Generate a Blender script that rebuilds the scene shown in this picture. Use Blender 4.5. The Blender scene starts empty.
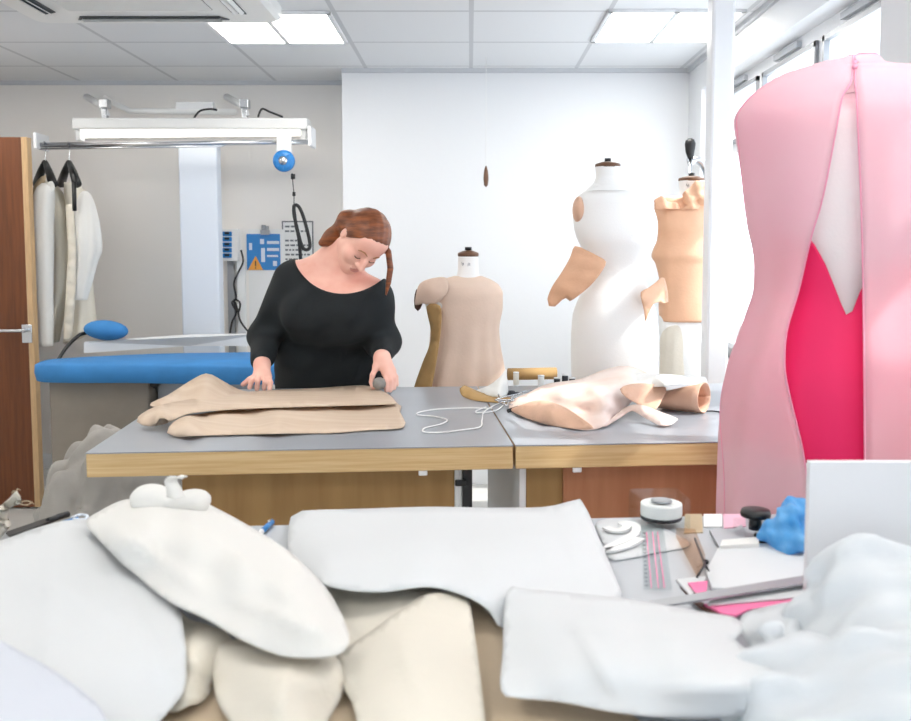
import bpy, bmesh, math, random
import numpy as np
from mathutils import Vector, Matrix, geometry
random.seed(4); rng = np.random.default_rng(4)
S = bpy.context.scene; C = S.collection; PI = math.pi

# ------------------------------------------------------------------ camera model
FOC = 920.0; TH = math.radians(4.5); CX = 470.0; CY = 250 + FOC*math.tan(TH); H = 1.43
ct, st = math.cos(TH), math.sin(TH)
def ray(px, py):
    u = (px-CX)/FOC; v = (py-CY)/FOC
    return u, ct - v*st, -st - v*ct
def P(px, py, Y):            # point seen at a pixel, at distance Y down the room
    r = ray(px, py); t = Y/r[1]
    return Vector((r[0]*t, Y, H + r[2]*t))
def PZ(px, py, z):           # point seen at a pixel, at height z
    r = ray(px, py); t = (z-H)/r[2]
    return Vector((r[0]*t, r[1]*t, z))

def proj(p):
    x, y, z = p[0], p[1], p[2]-H; w = y*ct - z*st; return CX + FOC*x/w, CY + FOC*(-y*st - z*ct)/w
cam_d = bpy.data.cameras.new('camera'); cam = bpy.data.objects.new('camera', cam_d); C.objects.link(cam)
cam.location = (0, 0, H); cam.rotation_euler = (PI/2 - TH, 0, 0)
cam_d.sensor_width = 36; cam_d.lens = FOC/911*36
cam_d.shift_x = -(CX-455.5)/911; cam_d.shift_y = (CY-360.5)/911
cam_d.clip_start = .05
cam_d.dof.use_dof = True; cam_d.dof.focus_distance = 3.0; cam_d.dof.aperture_fstop = 6.3
S.camera = cam

# ------------------------------------------------------------------ materials
def lin(c):
    c = c.lstrip('#'); o = []
    for i in (0, 2, 4):
        v = int(c[i:i+2], 16)/255
        o.append(v/12.92 if v <= .04045 else ((v+.055)/1.055)**2.4)
    return (*o, 1)
def mat(name, col, rough=.6, var=0, vscale=8, bump=0, bscale=60, metal=0, emit=0, trans=0, col2=None, stretch=None, sheen=0, spec=None, transp=0):
    m = bpy.data.materials.new(name); m.use_nodes = True
    nt = m.node_tree; N = nt.nodes; L = nt.links; b = N['Principled BSDF']; out = N['Material Output']
    c = lin(col); b.inputs['Base Color'].default_value = c
    b.inputs['Roughness'].default_value = rough; b.inputs['Metallic'].default_value = metal
    if spec is not None: b.inputs['Specular IOR Level'].default_value = spec
    if sheen: b.inputs['Sheen Weight'].default_value = sheen
    tc = N.new('ShaderNodeTexCoord'); mp = N.new('ShaderNodeMapping'); L.new(tc.outputs['Object'], mp.inputs[0])
    if stretch: mp.inputs['Scale'].default_value = stretch
    if var or col2:
        n = N.new('ShaderNodeTexNoise'); n.inputs['Scale'].default_value = vscale; n.inputs['Detail'].default_value = 5
        L.new(mp.outputs[0], n.inputs['Vector'])
        r = N.new('ShaderNodeValToRGB'); L.new(n.outputs['Fac'], r.inputs[0])
        c2 = lin(col2) if col2 else tuple(max(0, x*(1-var)) for x in c[:3]) + (1,)
        r.color_ramp.elements[0].color = c2; r.color_ramp.elements[1].color = c
        r.color_ramp.elements[0].position = .35; r.color_ramp.elements[1].position = .65
        L.new(r.outputs[0], b.inputs['Base Color']); colout = r.outputs[0]
    else: colout = None
    if bump:
        n = N.new('ShaderNodeTexNoise'); n.inputs['Scale'].default_value = bscale; n.inputs['Detail'].default_value = 4
        L.new(mp.outputs[0], n.inputs['Vector'])
        bp = N.new('ShaderNodeBump'); bp.inputs['Strength'].default_value = bump; bp.inputs['Distance'].default_value = .01
        L.new(n.outputs['Fac'], bp.inputs['Height']); L.new(bp.outputs[0], b.inputs['Normal'])
    last = b.outputs[0]
    if emit:
        b.inputs['Emission Color'].default_value = c; b.inputs['Emission Strength'].default_value = emit
    if trans:
        t = N.new('ShaderNodeBsdfTranslucent'); t.inputs[0].default_value = c
        if colout: L.new(colout, t.inputs[0])
        mx = N.new('ShaderNodeMixShader'); mx.inputs[0].default_value = trans
        L.new(last, mx.inputs[1]); L.new(t.outputs[0], mx.inputs[2]); last = mx.outputs[0]
    if transp:
        t = N.new('ShaderNodeBsdfTransparent'); t.inputs[0].default_value = tuple(.5+.5*x for x in c[:3]) + (1,)
        mx = N.new('ShaderNodeMixShader'); mx.inputs[0].default_value = transp
        L.new(last, mx.inputs[1]); L.new(t.outputs[0], mx.inputs[2]); last = mx.outputs[0]
    L.new(last, out.inputs[0])
    return m
def glassy(name, tint='#ffffff', gloss=.12):
    m = bpy.data.materials.new(name); m.use_nodes = True
    nt = m.node_tree; N = nt.nodes; L = nt.links; N.remove(N['Principled BSDF'])
    t = N.new('ShaderNodeBsdfTransparent'); t.inputs[0].default_value = lin(tint)
    g = N.new('ShaderNodeBsdfGlossy'); g.inputs['Roughness'].default_value = .05
    lw = N.new('ShaderNodeLayerWeight'); lw.inputs[0].default_value = .5
    pw = N.new('ShaderNodeMath'); pw.operation = 'POWER'; L.new(lw.outputs['Facing'], pw.inputs[0]); pw.inputs[1].default_value = 4
    ma = N.new('ShaderNodeMath'); ma.operation = 'MULTIPLY_ADD'; L.new(pw.outputs[0], ma.inputs[0]); ma.inputs[1].default_value = gloss; ma.inputs[2].default_value = .03
    mx = N.new('ShaderNodeMixShader'); L.new(ma.outputs[0], mx.inputs[0]); L.new(t.outputs[0], mx.inputs[1]); L.new(g.outputs[0], mx.inputs[2])
    L.new(mx.outputs[0], N['Material Output'].inputs[0])
    return m
def grid_mat(name, col, line, step, ox, oy, width, rough=.8):
    m = mat(name, col, rough); nt = m.node_tree; N = nt.nodes; L = nt.links; b = N['Principled BSDF']
    tc = N.new('ShaderNodeTexCoord'); geo = N.new('ShaderNodeNewGeometry')
    sp = N.new('ShaderNodeSeparateXYZ'); L.new(geo.outputs['Position'], sp.inputs[0])
    outs = []
    for ax, o in (('X', ox), ('Y', oy)):
        a = N.new('ShaderNodeMath'); a.operation = 'SUBTRACT'; L.new(sp.outputs[ax], a.inputs[0]); a.inputs[1].default_value = o - 50*step
        d = N.new('ShaderNodeMath'); d.operation = 'DIVIDE'; L.new(a.outputs[0], d.inputs[0]); d.inputs[1].default_value = step
        f = N.new('ShaderNodeMath'); f.operation = 'FRACT'; L.new(d.outputs[0], f.inputs[0])
        g = N.new('ShaderNodeMath'); g.operation = 'LESS_THAN'; L.new(f.outputs[0], g.inputs[0]); g.inputs[1].default_value = width/step
        outs.append(g)
    mxm = N.new('ShaderNodeMath'); mxm.operation = 'MAXIMUM'; L.new(outs[0].outputs[0], mxm.inputs[0]); L.new(outs[1].outputs[0], mxm.inputs[1])
    mix = N.new('ShaderNodeMix'); mix.data_type = 'RGBA'; L.new(mxm.outputs[0], mix.inputs['Factor'])
    n = N.new('ShaderNodeTexNoise'); n.inputs['Scale'].default_value = 120; L.new(geo.outputs['Position'], n.inputs['Vector'])
    mix.inputs['A'].default_value = lin(col); mix.inputs['B'].default_value = lin(line)
    L.new(mix.outputs['Result'], b.inputs['Base Color'])
    bp = N.new('ShaderNodeBump'); bp.inputs['Strength'].default_value = .1; bp.inputs['Distance'].default_value = .004
    L.new(n.outputs['Fac'], bp.inputs['Height']); L.new(bp.outputs[0], b.inputs['Normal'])
    return m

# ------------------------------------------------------------------ objects
OFF = {}
def put(name, label=None, cat=None, group=None, kind=None): pass
def tag(o, label=None, cat=None, group=None, kind=None):
    if label: o['label'] = label
    if cat: o['category'] = cat
    if group: o['group'] = group
    if kind: o['kind'] = kind
    return o
def thing(name, label, cat, loc, group=None):
    o = bpy.data.objects.new(name, None); C.objects.link(o); o.location = loc; o.empty_display_size = .05
    OFF[o.name] = Vector(loc); return tag(o, label, cat, group)
def obj(name, g, m, parent=None, bev=0, solid=0, smooth=True, sub=0, offset=-1, origin=None):
    v = np.array([tuple(p) for p in g.v], dtype=float).reshape(-1, 3)
    if parent is not None: off = OFF[parent.name]
    elif origin is not None: off = Vector(origin)
    else: off = Vector(((v[:,0].min()+v[:,0].max())/2, (v[:,1].min()+v[:,1].max())/2, v[:,2].min()))
    me = bpy.data.meshes.new(name)
    me.from_pydata([tuple(p) for p in (v - np.array(off))], [], g.f); me.validate()
    ms = m if isinstance(m, (list, tuple)) else [m]
    for k in ms: me.materials.append(k)
    if g.mi and len(g.mi) == len(me.polygons): me.polygons.foreach_set('material_index', g.mi)
    me.polygons.foreach_set('use_smooth', [smooth]*len(me.polygons))
    if getattr(g, 'fix', False):
        b = bmesh.new(); b.from_mesh(me); bmesh.ops.recalc_face_normals(b, faces=b.faces); b.to_mesh(me); b.free()
    o = bpy.data.objects.new(name, me); C.objects.link(o)
    if parent is not None: o.parent = parent
    else: o.location = off
    OFF[o.name] = off
    if bev:
        k = o.modifiers.new('bevel', 'BEVEL'); k.width = bev; k.segments = 2; k.limit_method = 'ANGLE'; k.angle_limit = math.radians(50)
        k.harden_normals = False
    if sub:
        k = o.modifiers.new('sub', 'SUBSURF'); k.levels = sub; k.render_levels = sub
    if solid:
        k = o.modifiers.new('solid', 'SOLIDIFY'); k.thickness = solid; k.offset = offset
    if smooth and bev:
        try: me.set_sharp_from_angle(angle=math.radians(40))
        except Exception: pass
    return o
def kids(o): return [c for c in C.objects if c.parent == o]
def dup(root, loc, label=None, rz=0):
    r = root.copy(); C.objects.link(r); r.location = loc; r.rotation_euler = (0, 0, rz); OFF[r.name] = Vector(loc)
    if label: r['label'] = label
    for ch in kids(root):
        c = ch.copy(); C.objects.link(c); c.parent = r
        for g in kids(ch):
            d = g.copy(); C.objects.link(d); d.parent = c
    return r

class G:                                   # collects geometry for one mesh
    def __init__(s): s.v = []; s.f = []; s.mi = []; s.fix = False
    def add(s, v, f):
        n = len(s.v); s.v += [tuple(p) for p in v]; s.f += [tuple(i+n for i in q) for q in f]; return s
    def box(s, c, d, rz=0, rx=0, ry=0):
        R = Matrix.Rotation(rz, 3, 'Z') @ Matrix.Rotation(ry, 3, 'Y') @ Matrix.Rotation(rx, 3, 'X')
        v = [Vector(c) + R @ Vector((x*d[0]/2, y*d[1]/2, z*d[2]/2)) for x in (-1,1) for y in (-1,1) for z in (-1,1)]
        return s.add(v, [(0,1,3,2),(4,6,7,5),(0,4,5,1),(2,3,7,6),(0,2,6,4),(1,5,7,3)])
    def box2(s, a, b):
        return s.box([(a[i]+b[i])/2 for i in range(3)], [abs(b[i]-a[i]) for i in range(3)])
    def prism(s, pts, ext):                # polygon (3-D points) extruded by a vector
        n = len(pts); v = [Vector(p) for p in pts]; v += [p + Vector(ext) for p in v]
        s.fix = True
        return s.add(v, [tuple(range(n))[::-1], tuple(range(n, 2*n))] + [(i, (i+1) % n, (i+1) % n+n, i+n) for i in range(n)])
    def rings(s, rr, closed=True, caps=True):
        n = len(rr[0]); v = [p for r in rr for p in r]; f = []
        for i in range(len(rr)-1):
            for j in range(n if closed else n-1):
                k = (j+1) % n; f.append((i*n+j, i*n+k, (i+1)*n+k, (i+1)*n+j))
        if caps and closed: f += [tuple(range(n))[::-1], tuple(range((len(rr)-1)*n, len(rr)*n))]
        return s.add(v, f)
    def tube(s, pts, r, n=10, caps=True):
        pts = [Vector(p) for p in pts]; m = len(pts); rs = r if isinstance(r, (list, tuple)) else [r]*m
        rr = []; up = None
        for i, p in enumerate(pts):
            t = (pts[min(i+1, m-1)] - pts[max(i-1, 0)]).normalized()
            if up is None: up = Vector((0,0,1)) if abs(t.z) < .9 else Vector((1,0,0))
            a = t.cross(up).normalized(); b = a.cross(t).normalized(); up = b
            rr.append([p + (a*math.cos(2*PI*k/n) + b*math.sin(2*PI*k/n))*rs[i] for k in range(n)])
        s.fix = True
        return s.rings(rr, True, caps)
    def cyl(s, a, b, r, r2=None, n=24): return s.tube([a, b], [r, r if r2 is None else r2], n)
    def lathe(s, c, prof, n=28, axis='Z'):
        R = {'Z': Matrix.Identity(3), 'Y': Matrix.Rotation(PI/2, 3, 'X'), 'X': Matrix.Rotation(PI/2, 3, 'Y')}[axis]
        rr = [[Vector(c) + R @ Vector((max(r, 1e-4)*math.cos(2*PI*k/n), max(r, 1e-4)*math.sin(2*PI*k/n), z)) for k in range(n)] for r, z in prof]
        s.fix = True
        return s.rings(rr)
    def ell(s, c, r, nu=20, nv=12, R=None):
        rr = []
        for i in range(nv+1):
            t = -PI/2 + PI*i/nv; q = max(math.cos(t), .001)
            ring = [Vector((r[0]*q*math.cos(2*PI*k/nu), r[1]*q*math.sin(2*PI*k/nu), r[2]*math.sin(t))) for k in range(nu)]
            rr.append([Vector(c) + (R @ p if R else p) for p in ring])
        return s.rings(rr)
def spline(pts, n=8, closed=False):
    pts = [Vector(p) for p in pts]; out = []; m = len(pts)
    for i in range(m if closed else m-1):
        g = (lambda k: pts[k % m]) if closed else (lambda k: pts[min(max(k, 0), m-1)])
        a, b, c, d = g(i-1), g(i), g(i+1), g(i+2)
        for k in range(n):
            t = k/n
            out.append(.5*((2*b) + (c-a)*t + (2*a-5*b+4*c-d)*t*t + (3*b-a-3*c+d)*t**3))
    if not closed: out.append(pts[-1])
    return out
def interp(xs, ys):                       # monotone-ish smooth interpolation
    xs = np.array(xs, float); ys = np.array(ys, float)
    o = np.argsort(xs); xs = xs[o]; ys = ys[o]
    h = np.diff(xs); d = np.diff(ys)/h; m = np.zeros_like(ys)
    for i in range(1, len(xs)-1): m[i] = 0 if d[i-1]*d[i] <= 0 else 2*d[i-1]*d[i]/(d[i-1]+d[i])
    m[0] = d[0]; m[-1] = d[-1]
    def f(x):
        x = min(max(x, xs[0]), xs[-1]); i = int(min(np.searchsorted(xs, x, 'right')-1, len(xs)-2)); t = (x-xs[i])/h[i]
        return float((1+2*t)*(1-t)**2*ys[i] + t*(1-t)**2*h[i]*m[i] + t*t*(3-2*t)*ys[i+1] + t*t*(t-1)*h[i]*m[i+1])
    return f

# a sheet of paper, cloth or leather: an outline with a third value per point (its height, or its
# distance when mode = 'Y'), a smooth surface through outline and control points, real thickness
def sheet(name, outline, ctrl, m, parent=None, thick=.0015, res=7, mode='Z', wave=0, wl=60, seed=0, rnd=5, sharp=(), smooth_out=True, offset=0, creases=()):
    oc = []
    pts = [Vector((p[0], p[1], 0)) for p in outline]; n = len(pts); zv = [p[2] for p in outline]
    for i in range(n):
        a, b, c, d = pts[i-1], pts[i], pts[(i+1) % n], pts[(i+2) % n]
        L = (c-b).length; k = max(1, int(L/res))
        if i in sharp: a = b - (c-b)*.33
        if (i+1) % n in sharp: d = c + (c-b)*.33
        for j in range(k):
            t = j/k
            q = .5*((2*b) + (c-a)*t + (2*a-5*b+4*c-d)*t*t + (3*b-a-3*c+d)*t**3) if smooth_out else b + (c-b)*t
            oc.append((q.x, q.y))
    cp = np.array([(p[0], p[1], p[2]) for p in list(outline) + list(ctrl)], float)
    A = cp[:, :2]/100; K = len(A)
    def phi(r2): return np.where(r2 > 1e-12, r2*np.log(r2 + 1e-12), 0)
    D = ((A[:,None]-A[None])**2).sum(-1); M = np.zeros((K+3, K+3)); M[:K,:K] = phi(D) + np.eye(K)*1e-3
    M[:K,K] = 1; M[:K,K+1:] = A; M[K:,:K] = M[:K,K:].T
    w = np.linalg.solve(M, np.r_[cp[:,2], 0, 0, 0])
    xs = [p[0] for p in oc]; ys = [p[1] for p in oc]
    inner = []
    y = min(ys) + res*.5; row = 0
    oa = np.array(oc)
    while y < max(ys):
        x = min(xs) + (res/2 if row % 2 else 0)
        while x < max(xs):
            c = False; j = len(oc)-1
            for i in range(len(oc)):
                if (oc[i][1] > y) != (oc[j][1] > y) and x < (oc[j][0]-oc[i][0])*(y-oc[i][1])/(oc[j][1]-oc[i][1]) + oc[i][0]: c = not c
                j = i
            if c and ((oa-(x, y))**2).sum(1).min() > (res*.55)**2: inner.append((x, y))
            x += res
        y += res*.87; row += 1
    V = [Vector(p) for p in oc + inner]; ne = len(oc)
    r = geometry.delaunay_2d_cdt(V, [(i, (i+1) % ne) for i in range(ne)], [], 1, 1e-4)
    q = np.array([tuple(p) for p in r[0]])
    Dq = ((q[:,None]/100 - A[None])**2).sum(-1); z = phi(Dq) @ w[:K] + w[K] + (q/100) @ w[K+1:]
    rs = np.random.default_rng(seed+11)
    if wave:
        for k in range(5):
            an = rs.uniform(0, PI); lam = wl*rs.uniform(.6, 1.7); ph = rs.uniform(0, 6.28)
            z = z + wave/3*np.sin((q[:,0]*math.cos(an) + q[:,1]*math.sin(an)*1.6)*6.283/lam + ph)
    for x0, y0, x1, y1, am, w_ in creases:          # soft fold ridges
        dx, dy = x1-x0, y1-y0; L2 = dx*dx+dy*dy; tt = np.clip(((q[:,0]-x0)*dx + (q[:,1]-y0)*dy)/L2, 0, 1)
        dd = np.sqrt((q[:,0]-x0-tt*dx)**2 + (q[:,1]-y0-tt*dy)**2); z = z + am*np.exp(-dd/w_)*np.sin(PI*np.clip(tt, .02, .98))**.5
    g = G(); fn = PZ if mode == 'Z' else P
    g.v = [tuple(fn(a[0], a[1], zz)) for a, zz in zip(q, z)]; g.f = [tuple(f) for f in r[2]]
    # face the upper / camera side
    flip = []
    for f in g.f:
        a, b, c = (Vector(g.v[i]) for i in f[:3]); nn = (b-a).cross(c-a)
        flip.append(tuple(reversed(f)) if nn.dot(Vector((0,-.6,.8))) < 0 else f)
    g.f = flip
    return obj(name, g, m, parent, solid=thick, offset=offset)

# a body shaped by smoothly joined volumes
class SDF:
    def __init__(s, lo, hi, h, zs=None):
        s.ax = [np.arange(lo[0], hi[0]+h, h, dtype=np.float32), np.arange(lo[1], hi[1]+h, h, dtype=np.float32),
                (np.array(zs, np.float32) if zs is not None else np.arange(lo[2], hi[2]+h, h, dtype=np.float32))]
        s.F = np.full([len(a) for a in s.ax], .5, np.float32)
    def _blk(s, lo, hi):
        sl = []
        for a, l, hh in zip(s.ax, lo, hi):
            i, j = np.searchsorted(a, l), np.searchsorted(a, hh); sl.append(slice(int(i), int(j)))
        return tuple(sl), np.meshgrid(*[a[k] for a, k in zip(s.ax, sl)], indexing='ij')
    def _mix(s, sl, d, k, op):
        a = s.F[sl]
        if a.size == 0: return
        if op == 'sub':
            h = np.clip(.5 - .5*(a+d)/k, 0, 1); s.F[sl] = a*(1-h) + (-d)*h + k*h*(1-h)
        else:
            h = np.clip(.5 + .5*(a-d)/k, 0, 1); s.F[sl] = a*(1-h) + d*h - k*h*(1-h)
    def cap(s, p, q, r0, r1=None, k=.02, op='add', sq=(1,1,1)):
        r1 = r0 if r1 is None else r1; p = np.array(p, float); q = np.array(q, float); mg = max(r0, r1) + k*1.5 + .03
        sl, (X, Y, Z) = s._blk(np.minimum(p, q)-mg, np.maximum(p, q)+mg)
        d = (q-p); t = np.clip(((X-p[0])*d[0] + (Y-p[1])*d[1] + (Z-p[2])*d[2])/max(d@d, 1e-9), 0, 1)
        dist = np.sqrt((X-p[0]-t*d[0])**2 + (Y-p[1]-t*d[1])**2 + (Z-p[2]-t*d[2])**2) - (r0 + (r1-r0)*t)
        s._mix(sl, dist.astype(np.float32), k, op); return s
    def chain(s, pts, rs, k=.02):
        for i in range(len(pts)-1): s.cap(pts[i], pts[i+1], rs[i], rs[i+1], k)
        return s
    def ell(s, c, r, k=.02, R=None, op='add'):
        c = np.array(c, float); mg = max(r) + k*1.5 + .03
        sl, (X, Y, Z) = s._blk(c-mg, c+mg)
        x, y, z = X-c[0], Y-c[1], Z-c[2]
        if R is not None:
            R = np.array(R, float); x, y, z = (R[i][0]*x + R[i][1]*y + R[i][2]*z for i in range(3))
        k0 = np.sqrt((x/r[0])**2 + (y/r[1])**2 + (z/r[2])**2); k1 = np.sqrt((x/r[0]**2)**2 + (y/r[1]**2)**2 + (z/r[2]**2)**2) + 1e-6
        s._mix(sl, (k0*(k0-1)/k1).astype(np.float32), k, op); return s
    def full(s): return np.meshgrid(*s.ax, indexing='ij', sparse=True)
    def hit(s, o, d, far=.3):
        o = Vector(o); d = Vector(d).normalized(); last = o
        for i in range(600):
            p = o + d*(far*(1 - i/600)); ix = [int(np.clip(np.searchsorted(a, c), 0, len(a)-1)) for a, c in zip(s.ax, p)]
            if s.F[tuple(ix)] < 0: return p
        return o
    def mesh(s):
        F = s.F; n = np.array(F.shape); cn = n-1; ins = F < 0; tot = int(np.prod(cn))
        cells = []; poss = []; quads = []
        for a in range(3):
            s0 = [slice(None)]*3; s1 = [slice(None)]*3; s0[a] = slice(0, -1); s1[a] = slice(1, None)
            A, B = ins[tuple(s0)], ins[tuple(s1)]
            I = np.argwhere(A != B)
            if not len(I): continue
            J = I.copy(); J[:, a] += 1
            fa = F[tuple(I.T)]; fb = F[tuple(J.T)]; t = fa/(fa-fb)
            pos = np.stack([s.ax[c][I[:, c]] for c in range(3)], 1).astype(float)
            pos[:, a] += t*(s.ax[a][J[:, a]] - s.ax[a][I[:, a]])
            b, c = (a+1) % 3, (a+2) % 3; ring = []
            for db, dc in ((-1,-1), (0,-1), (0,0), (-1,0)):
                K = I.copy(); K[:, b] += db; K[:, c] += dc
                ok = np.all((K >= 0) & (K < cn), 1)
                lid = np.where(ok, np.ravel_multi_index(np.clip(K, 0, cn-1).T, cn), -1)
                cells.append(lid[ok]); poss.append(pos[ok]); ring.append(lid)
            ring = np.stack(ring, 1); good = np.all(ring >= 0, 1); up = ins[tuple(I.T)]
            ring = np.where(up[:, None], ring, ring[:, ::-1]); quads.append(ring[good])
        cells = np.concatenate(cells); poss = np.concatenate(poss); quads = np.concatenate(quads)
        uniq, inv = np.unique(cells, return_inverse=True); cnt = np.bincount(inv)
        vv = np.stack([np.bincount(inv, poss[:, k])/cnt for k in range(3)], 1)
        qq = np.searchsorted(uniq, quads)
        g = G(); g.v = vv.tolist(); g.f = [tuple(q) for q in qq.tolist()]; return g
def wavy(X, Y, Z, amp, lam, seed, stretch=(1,1,1)):
    r = np.random.default_rng(seed); o = 0
    for k in range(7):
        d = r.normal(size=3)*np.array(stretch); d /= np.linalg.norm(d)/ (6.283/(lam*r.uniform(.6, 1.8)))
        o = o + np.sin(X*d[0] + Y*d[1] + Z*d[2] + r.uniform(0, 6.28))
    return (amp/3*o).astype(np.float32)
# ------------------------------------------------------------------ materials list
M = dict(
 wall=mat('white painted wall', '#e6e8ea', .7, bump=.05, bscale=40),
 recess=mat('off white painted wall', '#ece9e5', .7, bump=.05, bscale=40),
 floor=mat('pale grey floor', '#c9c9c6', .45, var=.1, vscale=6),
 ceil=grid_mat('ceiling tiles', '#dfe1e3', '#c4c6c9', .62, -1.245, 4.22, .022),
 white=mat('white paint', '#eceef0', .4), whitem=mat('white metal', '#e4e6e8', .35),
 plastic=mat('white plastic', '#e6e7e6', .35),
 brown=mat('brown veneer door', '#6f3d1a', .45, col2='#5d3113', vscale=5, stretch=(14, 14, .8)),
 lipping=mat('pale timber lipping', '#c9a77c', .5, var=.15, vscale=10, stretch=(8,8,1)),
 chrome=mat('brushed steel', '#c9ccd0', .25, metal=1), dark=mat('dark steel', '#3a3c40', .4, metal=.8),
 black=mat('black plastic', '#121315', .4), cable=mat('black rubber', '#1b1b1d', .55),
 grey=mat('grey metal', '#9da0a4', .4, metal=.3), slot=mat('vent shadow gap', '#55585b', .8),
 blue=mat('blue ironing cloth', '#3580bf', .75, var=.12, vscale=9, bump=.1, bscale=50),
 blueplastic=mat('blue plastic', '#2b7fc4', .35), bluewhite=mat('pale blue grey paint', '#d3dbe6', .45),
 tube=mat('lit tube', '#fff8ee', .4, emit=5), panel=mat('lit ceiling panel', '#fffaf3', .4, emit=12),
 cream=mat('cream cotton', '#e9e3d5', .85, var=.06, vscale=6, bump=.15, bscale=90, trans=.15),
 creamdk=mat('tan cotton', '#cdb99a', .85, var=.1, vscale=6, bump=.15, bscale=90, trans=.15),
 whitecloth=mat('white cotton', '#e6e5e1', .85, bump=.04, bscale=90, trans=.12),
 paper=mat('white pattern paper', '#dfe2e4', .6, var=.03, vscale=3, trans=.15),
 papershade=mat('shade tinted paper', '#d4d9e3', .6, var=.03, vscale=3, trans=.1),
 calico=mat('cream calico', '#e6e0d3', .85, var=.05, vscale=5, bump=.12, bscale=110, trans=.12),
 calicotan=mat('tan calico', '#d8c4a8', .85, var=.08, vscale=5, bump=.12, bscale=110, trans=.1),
 top=mat('grey linoleum', '#979ca3', .28, var=.06, vscale=4), fgtop=mat('grey work surface', '#abb0b6', .35, var=.05, vscale=4),
 ply=mat('plywood edge', '#d6b988', .5, col2='#c8a572', vscale=6, stretch=(.7, 8, 30)),
 panelb=mat('brown hardboard', '#a5824f', .55, col2='#987444', vscale=5, stretch=(5, 5, .6)),
 panelr=mat('red brown veneer', '#bf8661', .5, col2='#b17752', vscale=5, stretch=(5, 5, .6)),
 skin=mat('fair skin', '#eebfae', .5, col2='#e6ab9a', vscale=14, spec=.3),
 lip=mat('lips', '#cf8d84', .45), hair=mat('auburn hair', '#8a4c25', .45, col2='#5c2e14', vscale=16, stretch=(1.2, 1.2, 5), bump=.15, bscale=40),
 hairlt=mat('light auburn hair', '#a8744f', .6, var=.1, vscale=20, stretch=(3,3,.6)),
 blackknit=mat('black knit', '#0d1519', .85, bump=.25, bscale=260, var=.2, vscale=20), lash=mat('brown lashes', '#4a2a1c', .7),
 form=mat('white dress form cloth', '#eeeeec', .85, bump=.08, bscale=150), wood=mat('dark turned wood', '#6d4a31', .4, var=.2),
 toile=mat('tan calico toile', '#e8d0bd', .85, var=.08, vscale=6, bump=.1, bscale=120, trans=.12),
 toiledk=mat('brown suede', '#b5925f', .85, var=.15, vscale=8),
 hide=mat('pale pink hide', '#e9d9d0', .65, col2='#e3c7b8', vscale=7, bump=.1, bscale=60),
 tan=mat('tan leather', '#dcb297', .6, var=.12, vscale=12, bump=.15, bscale=120),
 peach=mat('peach leather', '#e3b391', .55, var=.1, vscale=9, bump=.1, bscale=100),
 silk=mat('tan pattern cloth', '#e0ccb7', .55, col2='#d7c0a8', vscale=4, stretch=(.6, 8, 3), trans=.2),
 silkdk=mat('tan cloth underside', '#bda285', .6, var=.08, vscale=5, trans=.15),
 cord=mat('white cord', '#e8e8e6', .6), pink=mat('pale pink organza', '#fae0e7', .6, col2='#f8d6e0', vscale=3, trans=.5, transp=.25, sheen=.3),
 pinkedge=mat('pink seam binding', '#eda6c0', .6, trans=.2), hot=mat('hot pink crepe', '#e6005c', .6, var=.08, vscale=4, sheen=.2),
 rosy=mat('rosy card', '#e6b3c5', .6), hotlt=mat('bright pink', '#f27aa8', .6), box=mat('white card box', '#dedfe2', .55),
 film=mat('white film', '#eaeef1', .4, trans=.35, transp=.08), bag=mat('blue polythene', '#7cc0f0', .35, trans=.25, col2='#4fa6e6', vscale=25, bump=.4, bscale=30),
 clear=glassy('clear acrylic', '#f9fbfb', .15), window=glassy('window glass', '#fbfdff', .06), amber=glassy('brown tinted acrylic', '#f6eae0', .2),
 sack=mat('grey dust sheet', '#a6a29c', .9, var=.15, vscale=5, bump=.2, bscale=40), sack2=mat('pale grey bag', '#bcbcbc', .85, var=.1, vscale=5),
 taupe=mat('taupe cloth skirt', '#8e857a', .85, var=.1), orange=mat('orange sticker', '#e7a040', .5), print=mat('grey print', '#6f7379', .7),
 trim=mat('pale grey trim', '#c6c9cd', .6), vent=mat('grey vent plastic', '#b4b8bd', .5), stone=mat('grey stone', '#8d8984', .6, var=.2, vscale=60), outside=mat('pale render', '#dfe6ee', .8), yel=mat('brass', '#b08a4a', .35, metal=.7),
)
X0, X1, Y0, YB, YR, ZC = -3.2, 1.30, -2.6, 5.55, 5.95, 2.5
ZT = .95                                             # height of the cutting tables
def structure(name, g, m, parent=None, **k):
    o = obj(name, g, m, parent, smooth=False, **k)
    if parent is None: o['kind'] = 'structure'
    return o
structure('floor', G().box2((X0-.2, Y0-.2, -.1), (X1+.3, YR+.2, 0)), M['floor'])
structure('ceiling', G().box2((X0-.2, Y0-.2, ZC), (X1+.3, YR+.2, ZC+.1)), M['ceil'])
XR = P(342, 100, YB).x
structure('wall_recess', G().box2((X0-.2, YR, 0), (XR+.05, YR+.2, ZC)), M['recess'])
structure('wall_back', G().box2((XR, YB, 0), (X1+.3, YR+.2, ZC)), M['wall'])
structure('wall_left', G().box2((X0-.2, Y0, 0), (X0, YR, ZC)), M['recess'])
structure('wall_front', G().box2((X0-.2, Y0-.2, 0), (X1+.3, Y0, .9)).box2((X0-.2, Y0-.2, 2.35), (X1+.3, Y0, ZC)).box2((X0-.2, Y0-.2, .9), (-2.6, Y0, 2.35)).box2((1.0, Y0-.2, .9), (X1+.3, Y0, 2.35)), M['wall'])
g = G()
for x in (-2.58, -1.4, -.2, .98): g.box2((x-.03, Y0-.12, .9), (x+.03, Y0-.06, 2.35))
w = structure('window_3', g, M['white'])  # added behind the camera to fill the foreground with soft light
obj('pane', G().box2((-2.6, Y0-.1, .9), (1.0, Y0-.095, 2.35)), M['window'], w, smooth=False)
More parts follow.
